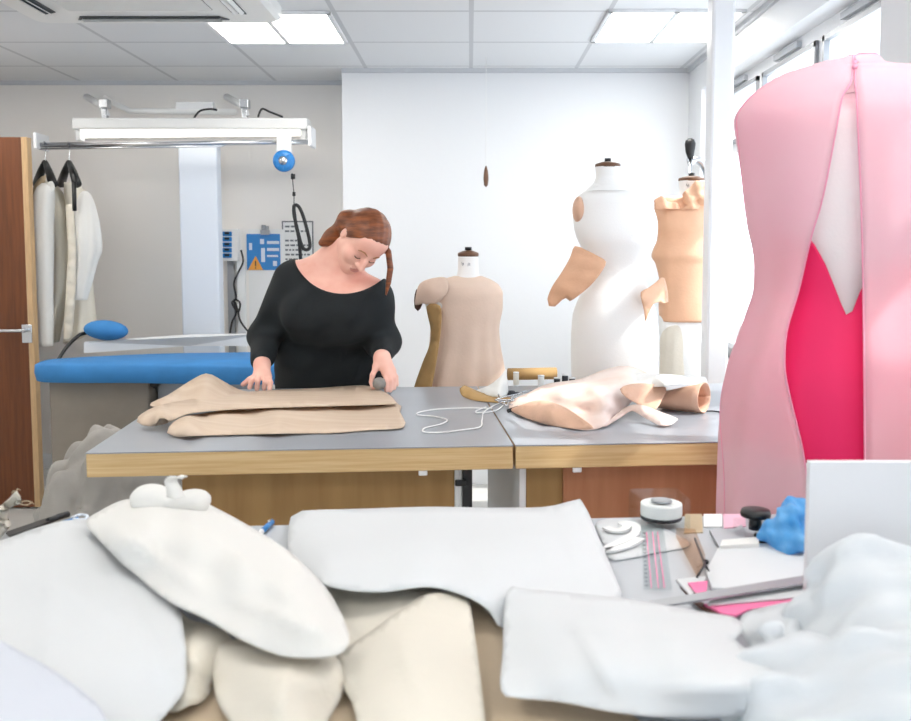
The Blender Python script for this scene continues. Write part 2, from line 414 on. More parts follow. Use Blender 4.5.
wins = [(2.98, 5.25), (1.62, 2.72)]; ZS, ZH = .98, 2.33  # nearer window is unseen, its span cut so the sun misses the foreground
g = G(); TW = .22
g.box2((X1, Y0, 0), (X1+TW, YB, ZS)); g.box2((X1, Y0, ZH), (X1+TW, YB, ZC))
for a, b in ((5.25, YB), (2.72, 2.98), (Y0, 1.62)): g.box2((X1, a, ZS), (X1+TW, b, ZH))
structure('wall_right', g, M['wall'])
for n, (a, b) in enumerate(wins, 1):
    w = structure('window_%d' % n, G().box2((X1-.03, a-.02, ZS-.03), (X1+.14, b+.02, ZS)), M['white'], bev=.004)   # the sill board
    g = G(); xf0, xf1 = X1+.10, X1+.16
    g.box2((xf0, a, ZH-.06), (xf1, b, ZH)); g.box2((xf0, a, ZS), (xf1, b, ZS+.06))
    k = 3 if b-a > 2 else 2; st_ = (b-a)/k
    for i in range(k+1):
        y = a + i*st_; g.box2((xf0+.002, max(a, y-.035), ZS+.06), (xf1-.002, min(b, y+.035), ZH-.06))
    g.box2((xf0+.004, a, 1.94), (xf1-.004, b, 1.99))
    fr = obj('window_frame', g, M['white'], w, smooth=False)
    g = G()
    for i in range(k):                                # opening top lights with their own grey gasket frames
        y0, y1 = a+i*st_+.035, a+(i+1)*st_-.035; e = .022
        g.box2((xf0-.012, y0, ZH-.06-e), (xf0+.01, y1, ZH-.06)); g.box2((xf0-.012, y0, 1.99), (xf0+.01, y1, 1.99+e))
        g.box2((xf0-.012, y0, 1.99), (xf0+.01, y0+e, ZH-.06)); g.box2((xf0-.012, y1-e, 1.99), (xf0+.01, y1, ZH-.06))
    obj('sash', g, M['grey'], w, smooth=False)
    g = G(); g.box2((xf0+.03, a+.03, ZS+.05), (xf0+.036, b-.03, ZH-.05)); obj('pane', g, M['window'], w, smooth=False)
    g = G()
    for i in range(k): g.box2((xf0-.02, a+(i+.3)*st_, ZH-.045), (xf0, a+(i+.7)*st_, ZH-.02))
    obj('trickle_vent', g, M['vent'], w, smooth=False)
structure('baseboard_back', G().box2((XR, YB-.015, 0), (X1, YB, .1)), M['white'])
structure('baseboard_recess', G().box2((X0, YR-.015, 0), (XR, YR, .1)), M['white'])
structure('trim_1', G().box2((X0, YR-.02, ZC-.025), (XR, YR, ZC)).box2((XR, YB-.02, ZC-.025), (X1, YB, ZC)).box2((X1-.02, Y0, ZC-.025), (X1, YB, ZC)), M['trim'])
# white post in front of the windows
yp = 3.62; xa, xb = P(709, 200, yp).x, P(732, 200, yp).x
structure('trim_2', G().box2((xa, yp, 0), (xb, yp+.09, ZC)), M['white'], bev=.012)
# door
yd = 5.0; xr = P(27, 300, yd).x; xe = P(27, 137, yd).x; zt = P(15, 137, yd).z
dr = structure('door_1', G().box2((X0+.02, yd, .01), (xr-.0, yd+.045, zt)), M['brown'], bev=.002)
obj('door_edge', G().box2((xr, yd-.002, .01), (xr+.032, yd+.05, zt)), M['lipping'], dr, bev=.002, smooth=False)
h = P(14, 330, yd); g = G(); g.cyl((h.x+.07, yd, h.z), (h.x+.07, yd-.055, h.z), .011); g.tube([(h.x+.07, yd-.05, h.z), (h.x-.06, yd-.05, h.z), (h.x-.09, yd-.04, h.z)], .010)
g.box2((h.x+.045, yd-.008, h.z-.07), (h.x+.1, yd, h.z+.03)); obj('door_handle', g, M['chrome'], dr, bev=.002)

# ceiling lights
def clight(x, y, label, nx=2):
    t = thing('ceiling_light', label, 'light', (x, y, ZC-.02), 'recessed ceiling light panels')
    e = .615/2; g = G()
    for a, b in (((-e, -e), (e, -e+.02)), ((-e, e-.02), (e, e)), ((-e, -e), (-e+.02, e)), ((e-.02, -e), (e, e)), ((-.012, -e), (.012, e))):
        g.box2((x+a[0], y+a[1], ZC-.014), (x+b[0], y+b[1], ZC-.001))
    obj('frame', g, M['whitem'], t, smooth=False)
    for s in (-1, 1): obj('diffuser', G().box2((x+s*.155-.14, y-e+.022, ZC-.01), (x+s*.155+.14, y+e-.022, ZC-.003)), M['panel'], t, smooth=False)
gx = lambda i: -1.245+.62*(i+.5)
clight(gx(0), 4.53, 'square lit ceiling panel left of the middle, beside the air conditioner')
clight(gx(3), 4.5, 'square lit ceiling panel nearest the windows')
for i, y in ((0, 2.05), (3, 1.43), (0, -.4), (2, -.4), (-2, 2.9), (-3, 4.53)): clight(gx(i), y, 'unseen ceiling panel added to brighten the room')  # added panels outside the view, extra light for foreground and recess
# air conditioner cassette
ZA = ZC-.03
ax0, ax1, ay0, ay1 = -1.93, -.83, 3.16, 4.20; t = thing('air_conditioner', 'white square ceiling air conditioner with slatted grille at top left', 'air conditioner', ((ax0+ax1)/2, (ay0+ay1)/2, ZA-.05))
def rrect(x0, x1, y0, y1, z, r, n=6):
    o = []
    for cx, cy, a in ((x1-r, y1-r, 0), (x0+r, y1-r, PI/2), (x0+r, y0+r, PI), (x1-r, y0+r, 1.5*PI)):
        o += [Vector((cx + r*math.cos(a+PI/2*k/n), cy + r*math.sin(a+PI/2*k/n), z)) for k in range(n+1)]
    return o
g = G().rings([rrect(ax0-.0, ax1, ay0, ay1, ZC-.002, .06), rrect(ax0, ax1, ay0, ay1, ZA-.02, .06), rrect(ax0+.02, ax1-.02, ay0+.02, ay1-.02, ZA-.035, .06)]); g.fix = True
obj('panel', g, M['plastic'], t, smooth=False)
i0, i1, j0, j1 = ax0+.25, ax1-.25, ay0+.25, ay1-.25
g = G(); n = 34
for k in range(n): y = j0+(j1-j0)*k/n; g.box2((i0, y, ZA-.044), (i1, y+.009, ZA-.034))
obj('grille', g, M['plastic'], t, smooth=False); obj('grille_back', G().box2((i0, j0, ZA-.037), (i1, j1, ZA-.033)), M['slot'], t, smooth=False)
cxm, cym = (ax0+ax1)/2, (ay0+ay1)/2
for a in range(4):
    g = G(); L = .3; R = Matrix.Rotation(a*PI/2, 3, 'Z'); w = .40
    def V(x, y, z): q = R @ Vector((x, y, 0)); return Vector((cxm+q.x, cym+q.y, z))
    g.prism([V(-L, w-.028, ZA-.04), V(L, w-.028, ZA-.04), V(L+.03, w+.028, ZA-.04), V(-L-.03, w+.028, ZA-.04)], (0,0,.004)); obj('air_outlet', g, M['slot'], t, smooth=False)
    g = G()
    for k in (-.014, .012): g.prism([V(-L, w+k, ZA-.052), V(L, w+k, ZA-.052), V(L, w+k+.014, ZA-.042), V(-L, w+k+.014, ZA-.042)], (0,0,.003))
    obj('louvre', g, M['plastic'], t, smooth=False)
# pull cord with wooden toggle
yt = 5.2; a = P(486, 166, yt); b = P(486, 187, yt)
t = thing('pull_cord', 'small brown wooden toggle hanging in front of the blank white wall', 'pull cord', (a.x, yt, b.z))
obj('cord', G().cyl((a.x, yt, ZC), (a.x, yt, a.z), .0015, n=6), M['cord'], t)
obj('toggle', G().lathe((a.x, yt, b.z), [(.002, 0), (.011, .01), (.015, .05), (.011, .09), (.004, a.z-b.z)], 16), M['wood'], t)

# ------------------------------------------------------------------ ironing corner
yl = 5.4
a, b = P(76, 127, yl), P(309, 125, yl)
t = thing('strip_light', 'lit tube light in a white housing hung above the clothes rail', 'light', ((a.x+b.x)/2, yl, a.z-.04))
obj('housing', G().box2((a.x, yl-.06, a.z-.02), (b.x, yl+.06, a.z+.045)), M['plastic'], t, bev=.008, smooth=False)
c, d = P(82, 135, yl), P(300, 133, yl); obj('tube', G().cyl(c, d, .016), M['tube'], t)
for px in (80, 304): obj('lamp_holder', G().box(P(px, 135, yl), (.03, .06, .07)), M['plastic'], t, bev=.004, smooth=False)
for px, ex in ((100, 84), (240, 224)):
    s_ = P(px+6, 116, yl); e_ = P(ex+3, 97, YR-.03)
    br = obj('bracket', G().tube([s_, P(px+3, 106, yl), e_], .022, 10), M['white'], t)
    obj('clamp', G().box(P(px+5, 104, yl-.02), (.05, .06, .05)).box(P(px+5, 114, yl), (.03, .04, .08)), M['chrome'], br, bev=.004, smooth=False)
obj('cross_bar', G().tube([P(104, 98, yl+.12), P(130, 111, yl+.1), P(236, 112, yl+.1)], .018), M['plastic'], t)
obj('ballast', G().box(P(196, 107, yl+.12), (.22, .07, .05)), M['whitem'], t, bev=.004, smooth=False)
obj('lamp_cable', G().tube(spline([P(194, 118, yl-.03), P(200, 111, yl-.02), P(210, 109, yl), P(217, 110, yl+.02)]), .006), M['cable'], t)
obj('lamp_cable', G().tube(spline([P(258, 117, yl-.03), P(262, 109, yl-.02), P(270, 112, yl), P(283, 117, yl+.02)]), .006), M['cable'], t)
yr_ = 5.3; a, b = P(39, 145, yr_), P(311, 142, yr_); ZR = a.z
t = thing('clothes_rail', 'horizontal steel rail fixed under the lit tube light', 'rail', ((a.x+b.x)/2, yr_, a.z))
obj('rod', G().cyl(a, b, .014, n=16).cyl(a+Vector((0, 0, -.022)), b+Vector((-.5, 0, -.022)), .006), M['chrome'], t)
obj('rail_bracket', G().box(a+Vector((0, .03, .02)), (.02, .16, .09)), M['white'], t, bev=.003, smooth=False)
obj('rail_bracket', G().box(b+Vector((0, .03, .03)), (.02, .16, .11)), M['white'], t, bev=.003, smooth=False)
# spring balancer
yb = 5.26; c = P(284, 161, yb); t = thing('spring_balancer', 'round blue hose balancer hanging at the right end of the rail', 'balancer', c)
obj('body', G().lathe((c.x, yb+.03, c.z), [(.03, 0), (.058, .004), (.062, .03), (.058, .056), (.03, .06)], 32, 'Y'), M['blueplastic'], t)
obj('dial', G().lathe((c.x, yb-.028, c.z), [(.001, -.002), (.024, 0), (.024, .008), (.001, .01)], 24, 'Y'), M['chrome'], t)
g = G()
for k in range(8): an = k*PI/4; g.box((c.x+.042*math.cos(an), yb-.03, c.z+.042*math.sin(an)), (.016, .006, .006), ry=-an)
obj('rib', g, M['blueplastic'], t, smooth=False)
obj('hook', G().box((c.x, yb+.01, c.z+.095), (.085, .012, .1)), M['plastic'], t, bev=.01, smooth=False)
q = [P(292, 173, yb), P(294, 195, yb), P(294, 205, yb)]
obj('wire', G().tube(q, .0025, 8).cyl(P(293, 174, yb), P(293, 179, yb), .012).cyl(P(294, 192, yb), P(294, 196, yb), .009), M['cable'], t)
hz = [P(294, 205, yb), P(294, 214, yb), P(297, 228, yb), P(303, 248, yb), P(310, 246, yb), P(305, 222, yb), P(299, 207, yb), P(294, 207, yb), P(296, 225, yb), P(299, 240, yb), P(301, 270, yb+.05), P(302, 330, yb+.1)]
g = G().tube(spline(hz, 8), .010); o = obj('steam_hose', g, M['cable']); tag(o, 'looped black hose hanging from the blue balancer beside the woman', 'hose')
# wall control box, its cables
yw = YR; def_ = .06
a, b = P(223, 229, yw), P(241, 261, yw); c = (a+b)/2
t = thing('switch_box', 'white wall box with a column of blue switches', 'switch box', (c.x, yw, b.z))
obj('case', G().box2((a.x, yw-.07, b.z), (b.x, yw, a.z)), M['plastic'], t, bev=.006, smooth=False)
for k in range(5):
    q = P(231, 234+k*5.4, yw); s = obj('switch', G().box((q.x-.005, yw-.072, q.z), (.058, .012, .028)), M['blueplastic'], t, bev=.003, smooth=False)
    obj('rocker', G().box((q.x-.005, yw-.08, q.z+.004), (.03, .008, .014)), M['black'], s, smooth=False)
obj('conduit', G().box2((a.x+.03, yw-.03, .75), (a.x+.07, yw, b.z)), M['grey'], t, smooth=False)
obj('trunking', G().box2((b.x-.02, yw-.03, .75), (b.x+.03, yw, b.z)), M['white'], t, smooth=False)
yc = yw-.09
o = obj('power_cable', G().tube(spline([P(241, 250, yc), P(243, 262, yc), P(237, 275, yc), P(234, 284, yc), P(236, 298, yc), P(232, 303, yc), P(238, 312, yc), P(240, 303, yc), P(234, 300, yc), P(236, 313, yc), P(232, 322, yc), P(230, 333, yc)], 8), .006), M['cable']); tag(o, 'thin black cable knotted below the wall switch box', 'cable')
o = obj('power_cable', G().tube(spline([P(235, 302, yc+.03), P(238, 311, yc+.03), P(240, 320, yc+.03), P(246, 329, yc+.03), P(252, 335, yc+.03)], 8), .006), M['cable']); tag(o, 'short black cable trailing right behind the woman elbow', 'cable')
# poster on a clip
a, b = P(247, 234, yw), P(281, 270, yw); t = thing('wall_poster', 'blue picture poster with an orange warning triangle on the wall', 'poster', ((a.x+b.x)/2, yw, b.z))
obj('backing', G().box2((P(244, 0, yw).x, yw-.012, P(0, 330, yw).z), (P(281, 0, yw).x, yw-.002, a.z+.03)), M['plastic'], t, smooth=False)
obj('blue_sheet', G().box2((a.x, yw-.016, b.z), (b.x, yw-.012, a.z)), M['blueplastic'], t, smooth=False)
qz = yw-.019
for x0, y0, x1, y1 in ((249, 243, 252, 250), (260, 239, 264, 244), (261, 248, 265, 262), (267, 241, 279, 244), (267, 248, 279, 251), (267, 255, 278, 257), (273, 261, 277, 266)):
    obj('pale_print', G().box2(tuple(P(x0, y0, qz)), tuple(P(x1, y1, qz)+Vector((0, .003, 0)))), M['bluewhite'], t, smooth=False)
tr = obj('warning_triangle', G().prism([P(248, 270, qz-.004), P(263, 270, qz-.004), P(255.5, 256, qz-.004)], (0, .004, 0)), M['orange'], t, smooth=False)
obj('exclamation_mark', G().box2(tuple(P(254.9, 261, qz-.007)), tuple(P(256.2, 266.4, qz-.004))).box2(tuple(P(254.9, 267.3, qz-.007)), tuple(P(256.2, 268.6, qz-.004))), M['black'], tr, smooth=False)
obj('bulldog_clip', G().box(P(265, 232.5, yw-.025), (.055, .02, .03)).cyl(P(263.5, 230, yw-.03), P(263.5, 225, yw-.03), .014).cyl(P(267, 230, yw-.03), P(267, 226, yw-.03), .012), M['grey'], t, bev=.002)
a, b = P(282, 221, yw), P(314, 268, yw); t = thing('wall_notice', 'white printed notice with lines of text right of the poster', 'notice', ((a.x+b.x)/2, yw, b.z))
obj('sheet', G().box2((a.x, yw-.006, b.z), (b.x, yw-.002, a.z)), M['plastic'], t, smooth=False)
g = G()
for x0, y0, x1, y1 in ((a.x, a.z, b.x, a.z-.008), (a.x, b.z, b.x, b.z+.008), (a.x, a.z, a.x+.008, b.z), (b.x-.008, a.z, b.x, b.z)): g.box2((x0, yw-.009, y0), (x1, yw-.006, y1))
obj('border', g, M['print'], t, smooth=False)
rr = random.Random(2)
for k in range(9):
    z = a.z - .03 - k*.03; x = a.x+.02
    if k == 2: continue
    g = G()
    while x < b.x-.04:
        w = rr.uniform(.012, .03)
        if k in (0, 3) and x > b.x-.09: break
        g.box2((x, yw-.0085, z), (min(x+w, b.x-.02), yw-.006, z-.011)); x += w+.008
    obj('text_line', g, M['print'], t, smooth=False)
# ironing table
ya, yb2 = 4.5, 4.95
zb = P(140, 362, 4.55).z
t = thing('ironing_table', 'long blue padded ironing table with white frame along the recess', 'ironing table', (-1.6, 4.75, 0))
pl = [P(40, 372, 4.62), P(70, 366, 4.5), P(150, 363, 4.48), P(262, 361, 4.48)]
xL = P(40, 372, 4.62).x; xM = P(110, 350, 4.9).x; xE = P(300, 360, 4.5).x
out = [(xL, 4.62), (xL+.02, 4.52), (xL+.12, 4.47), (xL+.5, 4.45), (xE, 4.45), (xE, 4.98), (xL+.75, 4.98), (xL+.45, 4.93), (xL+.15, 4.78), (xL+.03, 4.69)]
zt_ = zb+.0; rr = []
oc = [(p.x, p.y) for p in spline([(x, y, 0) for x, y in out], 5, True)]
cxy = (sum(p[0] for p in oc)/len(oc), sum(p[1] for p in oc)/len(oc))
for z, ins in ((zt_-.095, .03), (zt_-.09, .01), (zt_-.05, 0), (zt_-.012, .004), (zt_, .03)):
    rg = []
    for x, y in oc:
        v = Vector((x-cxy[0], y-cxy[1], 0)); L = v.length; rg.append(Vector((cxy[0], cxy[1], z)) + v*(1-ins/max(L, .1)*.9))
    rr.append(rg)
g = G().rings(rr); g.fix = True; obj('board', g, M['blue'], t)
sx0, sx1 = P(84, 330, 5.05).x, P(128, 330, 5.05).x; zs = P(100, 332, 5.05).z
g = G().ell(((sx0+sx1)/2, 5.05, zs+.01), (abs(sx1-sx0)/2, .07, .055), 24, 12, Matrix.Rotation(.08, 3, 'Y')); obj('sleeve_board', g, M['blue'], t)
obj('sleeve_arm', G().tube(spline([P(86, 333, 5.05), P(78, 336, 5.0), P(66, 348, 4.95), P(57, 362, 4.9)]), .010), M['black'], t)
a, b = P(82, 346, 5.0), P(258, 336, 5.25)
obj('frame_rail', G().prism([P(84, 342, 5.0), P(190, 335, 5.2), P(262, 334, 5.25), P(262, 346, 5.25), P(190, 346, 5.2), P(84, 353, 5.0)], (0, .05, 0)), M['whitem'], t, smooth=False)
ca, cb = P(179, 200, 5.5), P(217.5, 200, 5.5); ztop = P(200, 145, 5.5).z
obj('upright_column', G().box2((ca.x, 5.5, .1), (cb.x, 5.60, ztop)), M['bluewhite'], t, bev=.01, smooth=False)
obj('base_cabinet', G().box2((P(52, 380, 4.6).x, 4.56, .12), (P(151, 380, 4.6).x, 4.92, zb-.09)), M['taupe'], t, bev=.01, smooth=False)
obj('pedestal', G().box2((P(160, 380, 4.7).x, 4.65, .1), (P(258, 380, 4.7).x, 4.9, zb-.09)), M['grey'], t, bev=.01, smooth=False)
obj('bolt', G().cyl(P(158, 384, 4.62)+Vector((0, 0, .01)), P(158, 384, 4.62)+Vector((0, -.06, .01)), .02), M['black'], t)
for x in (-2.0, -1.1): obj('foot', G().box2((x-.03, 4.5, 0), (x+.03, 5.6, .1)), M['whitem'], t, bev=.005, smooth=False)

# two jackets on hangers
def hanger(px, Y, label):
    t = thing('coat_hanger', label, 'hanger', P(px, 172, Y), 'black hangers on the rail')
    rx = P(px, 160, Y).x
    obj('hook', G().tube(spline([(rx, yr_-.018, ZR+.0), (rx, yr_, ZR+.019), (rx, yr_+.018, ZR), (rx, yr_+.012, ZR-.03), (rx, Y, P(px, 163, Y).z)]), .003, 8), M['chrome'], t)
    s = P(px, 162, Y); g = G()
    for sx in (-1, 1): g.tube([s+Vector((0, sx*.004, 0)), P(px+sx*4, 172, Y-.06*sx), P(px+sx*8, 184, Y-.15*sx)], [.014, .022, .026], 10)
    obj('shoulder_bar', g, M['black'], t)

def rg(py, xl, xr, Y, ryf, n=40, folds=0, nf=9, ph=0, dy=0):
    c = P((xl+xr)/2, py, Y); rx = (xr-xl)/2*Y/FOC; o = []
    for k in range(n):
        a = 2*PI*k/n; f = 1 + folds*math.sin(nf*a+ph)
        ca, sa = math.cos(a), math.sin(a); e = 2/2.3
        o.append(Vector((c.x + rx*f*math.copysign(abs(ca)**e, ca), Y + dy + ryf*f*math.copysign(abs(sa)**e, sa), c.z)))
    return o
def loft(keys, Y, ratio, n=48, steps=40, folds=None, nf=9, slant=0):
    f = [interp([k[0] for k in keys], [k[i] for k in keys]) for i in (1, 2)]; r = interp([k[0] for k in keys], [k[3] if len(k) > 3 else ratio for k in keys])
    y0, y1 = keys[0][0], keys[-1][0]; rr = []
    for i in range(steps+1):
        y = y0 + (y1-y0)*i/steps; xl, xr = f[0](y), f[1](y)
        q = rg(y, xl, xr, Y, (xr-xl)/2*Y/FOC*r(y), n, folds(i/steps) if folds else 0, nf, i*.05)
        if slant:
            m_ = sum(p.x for p in q)/n
            for p in q: p.z += slant*(p.x-m_)*(i/steps)
        rr.append(q)
    g = G().rings(rr); g.fix = True; return g
hanger(45, 5.3, 'black hanger holding the plain white jacket nearest the door')
hanger(69, 5.3, 'black hanger with a hanging strap holding the cream jacket')
Yj = 5.3
t = thing('jacket', 'plain white cotton jacket hanging nearest the brown door', 'jacket', P(50, 345, Yj), 'toile jackets on the rail')
obj('body', loft([(181, 44, 50, 2.5), (187, 41, 57), (198, 41, 63), (225, 43, 69), (260, 46, 71), (290, 46, 69), (318, 47, 62), (342, 48, 58)], Yj, 1.5, 64, 44, lambda s: .04+.07*s, 6), M['cream'], t)
obj('sleeve', loft([(183, 42, 47), (186, 38, 51), (196, 34, 54), (215, 33, 53.5), (260, 35, 53), (310, 37, 53), (346, 38.5, 53)], Yj-.19, .8, 40, 40, lambda s: .02+.04*s, 5), M['whitecloth'], t)
sheet('collar', [(39, 190, 5.1), (46, 184, 5.1), (52, 181, 5.1), (55, 188, 5.1), (51, 194, 5.09), (44, 196, 5.085)], [], M['whitecloth'], t, .004, 3, 'Y')
sheet('lining', [(33, 197, 5.12), (34, 186, 5.14), (41, 177, 5.15), (46, 175, 5.16), (44, 184, 5.12), (38, 190, 5.11)], [], M['creamdk'], t, .004, 3, 'Y')
t = thing('jacket', 'cream cotton jacket with a puffed sleeve hanging right of the white one', 'jacket', P(82, 338, Yj), 'toile jackets on the rail')
obj('body', loft([(183, 66, 76, 2.2), (192, 66, 84), (210, 68, 90), (240, 70, 92), (275, 70, 91), (305, 69, 93), (336, 66, 95)], Yj+.02, 1.3, 64, 44, lambda s: .03+.07*s, 6, .55), M['cream'], t)
obj('sleeve', loft([(191, 83, 87), (194, 80, 90), (206, 76, 94.5), (222, 74, 98), (236, 74, 100), (248, 76, 101), (262, 76, 97), (282, 74, 92), (300, 73, 87)], Yj-.17, .8, 44, 40, lambda s: .02+.06*s*(1-s)*4, 7), M['whitecloth'], t)
sheet('front_edge', [(66, 205, 5.1), (72, 204, 5.09), (75, 230, 5.08), (76, 270, 5.08), (74, 310, 5.09), (71, 338, 5.1), (64, 340, 5.1), (66, 290, 5.09), (68, 250, 5.09)], [], M['cream'], t, .004, 4, 'Y', wave=.006, wl=20)
o = obj('black_strap', G().prism([P(71.5, 182, 5.07), P(76, 182, 5.07), P(76.5, 211, 5.06), P(72.5, 211, 5.06)], (0, .004, 0)), M['black']); tag(o, 'black strap dangling over the front of the cream jacket', 'strap')

# covered bundles on the floor
s = SDF((-2.05, 3.7, -.01), (-1.2, 4.42, .72), .012)
s.ell((-1.76, 4.08, .2), (.17, .2, .26), .08).ell((-1.66, 4.08, .42), (.16, .17, .2), .08).ell((-1.5, 4.1, .52), (.17, .17, .1), .07).ell((-1.6, 4.0, .1), (.2, .2, .2), .08).ell((-1.45, 4.1, .3), (.12, .15, .25), .08)
X, Y, Z = s.full(); s.F = s.F + wavy(X, Y, Z, .03, .16, 5, (1, 1, .3)) + wavy(X, Y, Z, .008, .06, 6, (1, 1, .4)); s.F = np.maximum(s.F, (-Z*np.ones_like(s.F)).astype(np.float32))
o = obj('covered_bundle', s.mesh(), M['sack']); tag(o, 'tall grey draped bundle on the floor between the door and cutting table', 'bundle')
s = SDF((-1.6, 3.05, -.01), (-1.0, 3.65, .5), .012)
s.ell((-1.29, 3.38, .16), (.22, .18, .16), .08).ell((-1.22, 3.38, .25), (.15, .15, .1), .08)
X, Y, Z = s.full(); s.F = s.F + wavy(X, Y, Z, .025, .16, 9, (1, 1, .5)) + wavy(X, Y, Z, .006, .05, 8); s.F = np.maximum(s.F, (-Z*np.ones_like(s.F)).astype(np.float32))
o = obj('cloth_bag', s.mesh(), M['sack2']); tag(o, 'low pale grey cloth bag beside the left end of the cutting table', 'bag')
# ------------------------------------------------------------------ the woman
W = P
wt = thing('person', 'woman in black boat neck top bending over the cutting table smoothing cloth', 'person', (-.51, 3.46, 0))
zs = list(np.arange(-.02, .84, .02)) + list(np.arange(.84, 1.62, .0036))
B = SDF((-.85, 2.98, 0), (-.16, 3.72, 0), .0036, zs)
A_ = lambda *p: np.array(p, float)
pel = A_(-.515, 3.45, .95)
SR, SL = W(293, 280, 3.28), W(372, 297, 3.22)
def torso(s, e):
    s.ell(pel+A_(-.012, 0, 0), (.205+e, .14+e, .14), .06)
    s.cap((-.60, 3.45, .88), (-.605, 3.44, .5), .085+e, .06+e, .05); s.cap((-.43, 3.45, .88), (-.425, 3.44, .5), .085+e, .06+e, .05)
    s.ell((-.522, 3.39, 1.07), (.188+e, .135+e, .16), .08)
    s.ell((-.495, 3.31, 1.22), (.172+e, .125+e, .13), .07)
    for px, py in ((307, 312), (350, 318)): s.ell(W(px, py, 3.205), (.072+e, .06+e, .07+e), .09)
    s.cap(SR, SL, .056+e, .052+e, .05)
    s.cap(SR+Vector((.06, .0, -.05)), SL+Vector((-.06, 0, -.03)), .07+e, .07+e, .06)
torso(B, 0)
# legs and shoes below the table
for sx, fx in ((-.605, -.62), (-.425, -.40)):
    B.cap((sx, 3.44, .5), (fx, 3.47, .09), .058, .04, .03)
    B.cap((fx, 3.48, .05), (fx+(.01 if fx > -.5 else -.01), 3.31, .035), .042, .034, .03)
eR, wR = W(265, 337, 3.30), W(262, 365, 3.12)
eL, wL = W(382.5, 341, 3.25), W(382, 358, 3.10)
def arms(s, e, cut=1.0):
    for sh, el, wr in ((SR, eR, wR), (SL, eL, wL)):
        s.cap(sh, el, .050+e, .043+e, .05); q = el.lerp(wr, cut); s.cap(el, q, .040+e, .027+e if cut == 1 else .031+e*.8, .03)
arms(B, 0)
# hands
def hand(wr, palm, knuckles, fingers, r0=.0088):
    for kx in knuckles: B.cap(wr, kx, .021, .0125, .014)
    for f in fingers:
        B.chain(f, [r0*1.08, r0, r0*.92] if len(f) == 3 else [r0*1.1, r0*1.05, r0, r0*.9], .0025)
Rk = [W(255.5, 377, 3.075), W(259.5, 376.5, 3.07), W(264.5, 376.5, 3.07), W(268.5, 376.5, 3.075)]
hand(wR, None, Rk, [
   [W(254.5, 376.5, 3.08), W(249, 379.5, 3.06), W(243, 384.5, 3.055)],
   [Rk[0], W(252, 380.5, 3.05), W(249.5, 387.5, 3.05)],
   [Rk[1], W(257.6, 381.5, 3.04), W(257, 389, 3.045)],
   [Rk[2], W(265, 382.0, 3.04), W(264.2, 388.5, 3.045)],
   [Rk[3], W(270.5, 382.5, 3.04), W(269.5, 390.5, 3.035)]])
Lk = [W(385.5, 374, 3.07), W(388.5, 373, 3.07), W(391, 372, 3.08), W(392.3, 370.5, 3.09)]
hand(wL, None, Lk, [
   [W(377, 366, 3.08), W(372.5, 375, 3.06), W(371.5, 382, 3.06), W(373, 387.5, 3.05)],
   [Lk[0], W(386.5, 381.5, 3.04), W(386.5, 390.5, 3.035)],
   [Lk[1], W(390.5, 380.5, 3.045), W(390.3, 390.5, 3.04)],
   [Lk[2], W(394, 379, 3.06), W(394, 388, 3.05)],
   [Lk[3], W(395.8, 377, 3.08), W(396.6, 384.5, 3.07)]])
B.cap(wL, W(376.5, 366, 3.08), .018, .014, .012)
# neck
NB, NT = W(331, 268, 3.30), W(351, 246, 3.215)
B.cap(NB, NT, .064, .056, .05)
B.cap(SR+Vector((.02, .01, .006)), NB.lerp(NT, .45), .042, .045, .05); B.cap(SL+Vector((-.01, .01, .0)), NB.lerp(NT, .25), .042, .045, .05)
# head frame: her left, up, forward
Lx = Vector((.69, .66, -.285)).normalized(); Ux = Vector((.686, -.483, .545)); Ux = (Ux - Lx*Ux.dot(Lx)).normalized(); Fx = Lx.cross(Ux)
Rh = [tuple(Lx), tuple(Ux), tuple(Fx)]; HC = W(365, 237, 3.14)
def hd(l, u, f): return HC + Lx*l + Ux*u + Fx*f
K = .98
B.ell(hd(0, .006, -.006), (.072, .080, .087), .02, Rh)
B.ell(hd(0, -.05, .03), (.057, .066, .053), .025, Rh)
B.cap(hd(-.044, -.06, .0), hd(0, -.1, .055), .02, .021, .03); B.cap(hd(.044, -.06, .0), hd(0, -.1, .055), .02, .021, .03)
B.ell(hd(0, .03, .052), (.055, .04, .03), .025, Rh)
for s_ in (-1, 1):
    B.cap(hd(s_*.012, .0, .074), hd(s_*.036, -.001, .066), .010, .009, .012)
    B.ell(hd(s_*.031, -.019, .093), (.016, .011, .014), .014, Rh, 'sub')
    B.ell(hd(s_*.031, -.0195, .066), (.0145, .012, .0135), .004, Rh)
    B.ell(hd(s_*.038, -.045, .055), (.024, .022, .022), .02, Rh)
    B.ell(hd(s_*.071, -.018, -.006), (.008, .025, .015), .005, Rh)
    B.ell(hd(s_*.013, -.05, .088), (.008, .007, .010), .006, Rh)
B.chain([hd(0, -.004, .080), hd(0, -.03, .093), hd(0, -.046, .102)], [.008, .0095, .012], .010)
B.ell(hd(0, -.074, .083), (.022, .0065, .010), .006, Rh); B.ell(hd(0, -.084, .081), (.019, .007, .010), .005, Rh)
body_g = B.mesh()
vc = np.array(body_g.v); mth = np.array(hd(0, -.079, .088))
loc = (vc - np.array(HC)) @ np.array([tuple(Lx), tuple(Ux), tuple(Fx)]).T
lipm = ((loc[:,0]/.021)**2 + ((loc[:,1]+.079)/.0115)**2 < 1) & (loc[:,2] > .07)
fi = np.array(body_g.f); body_g.mi = lipm[fi].all(1).astype(int).tolist()
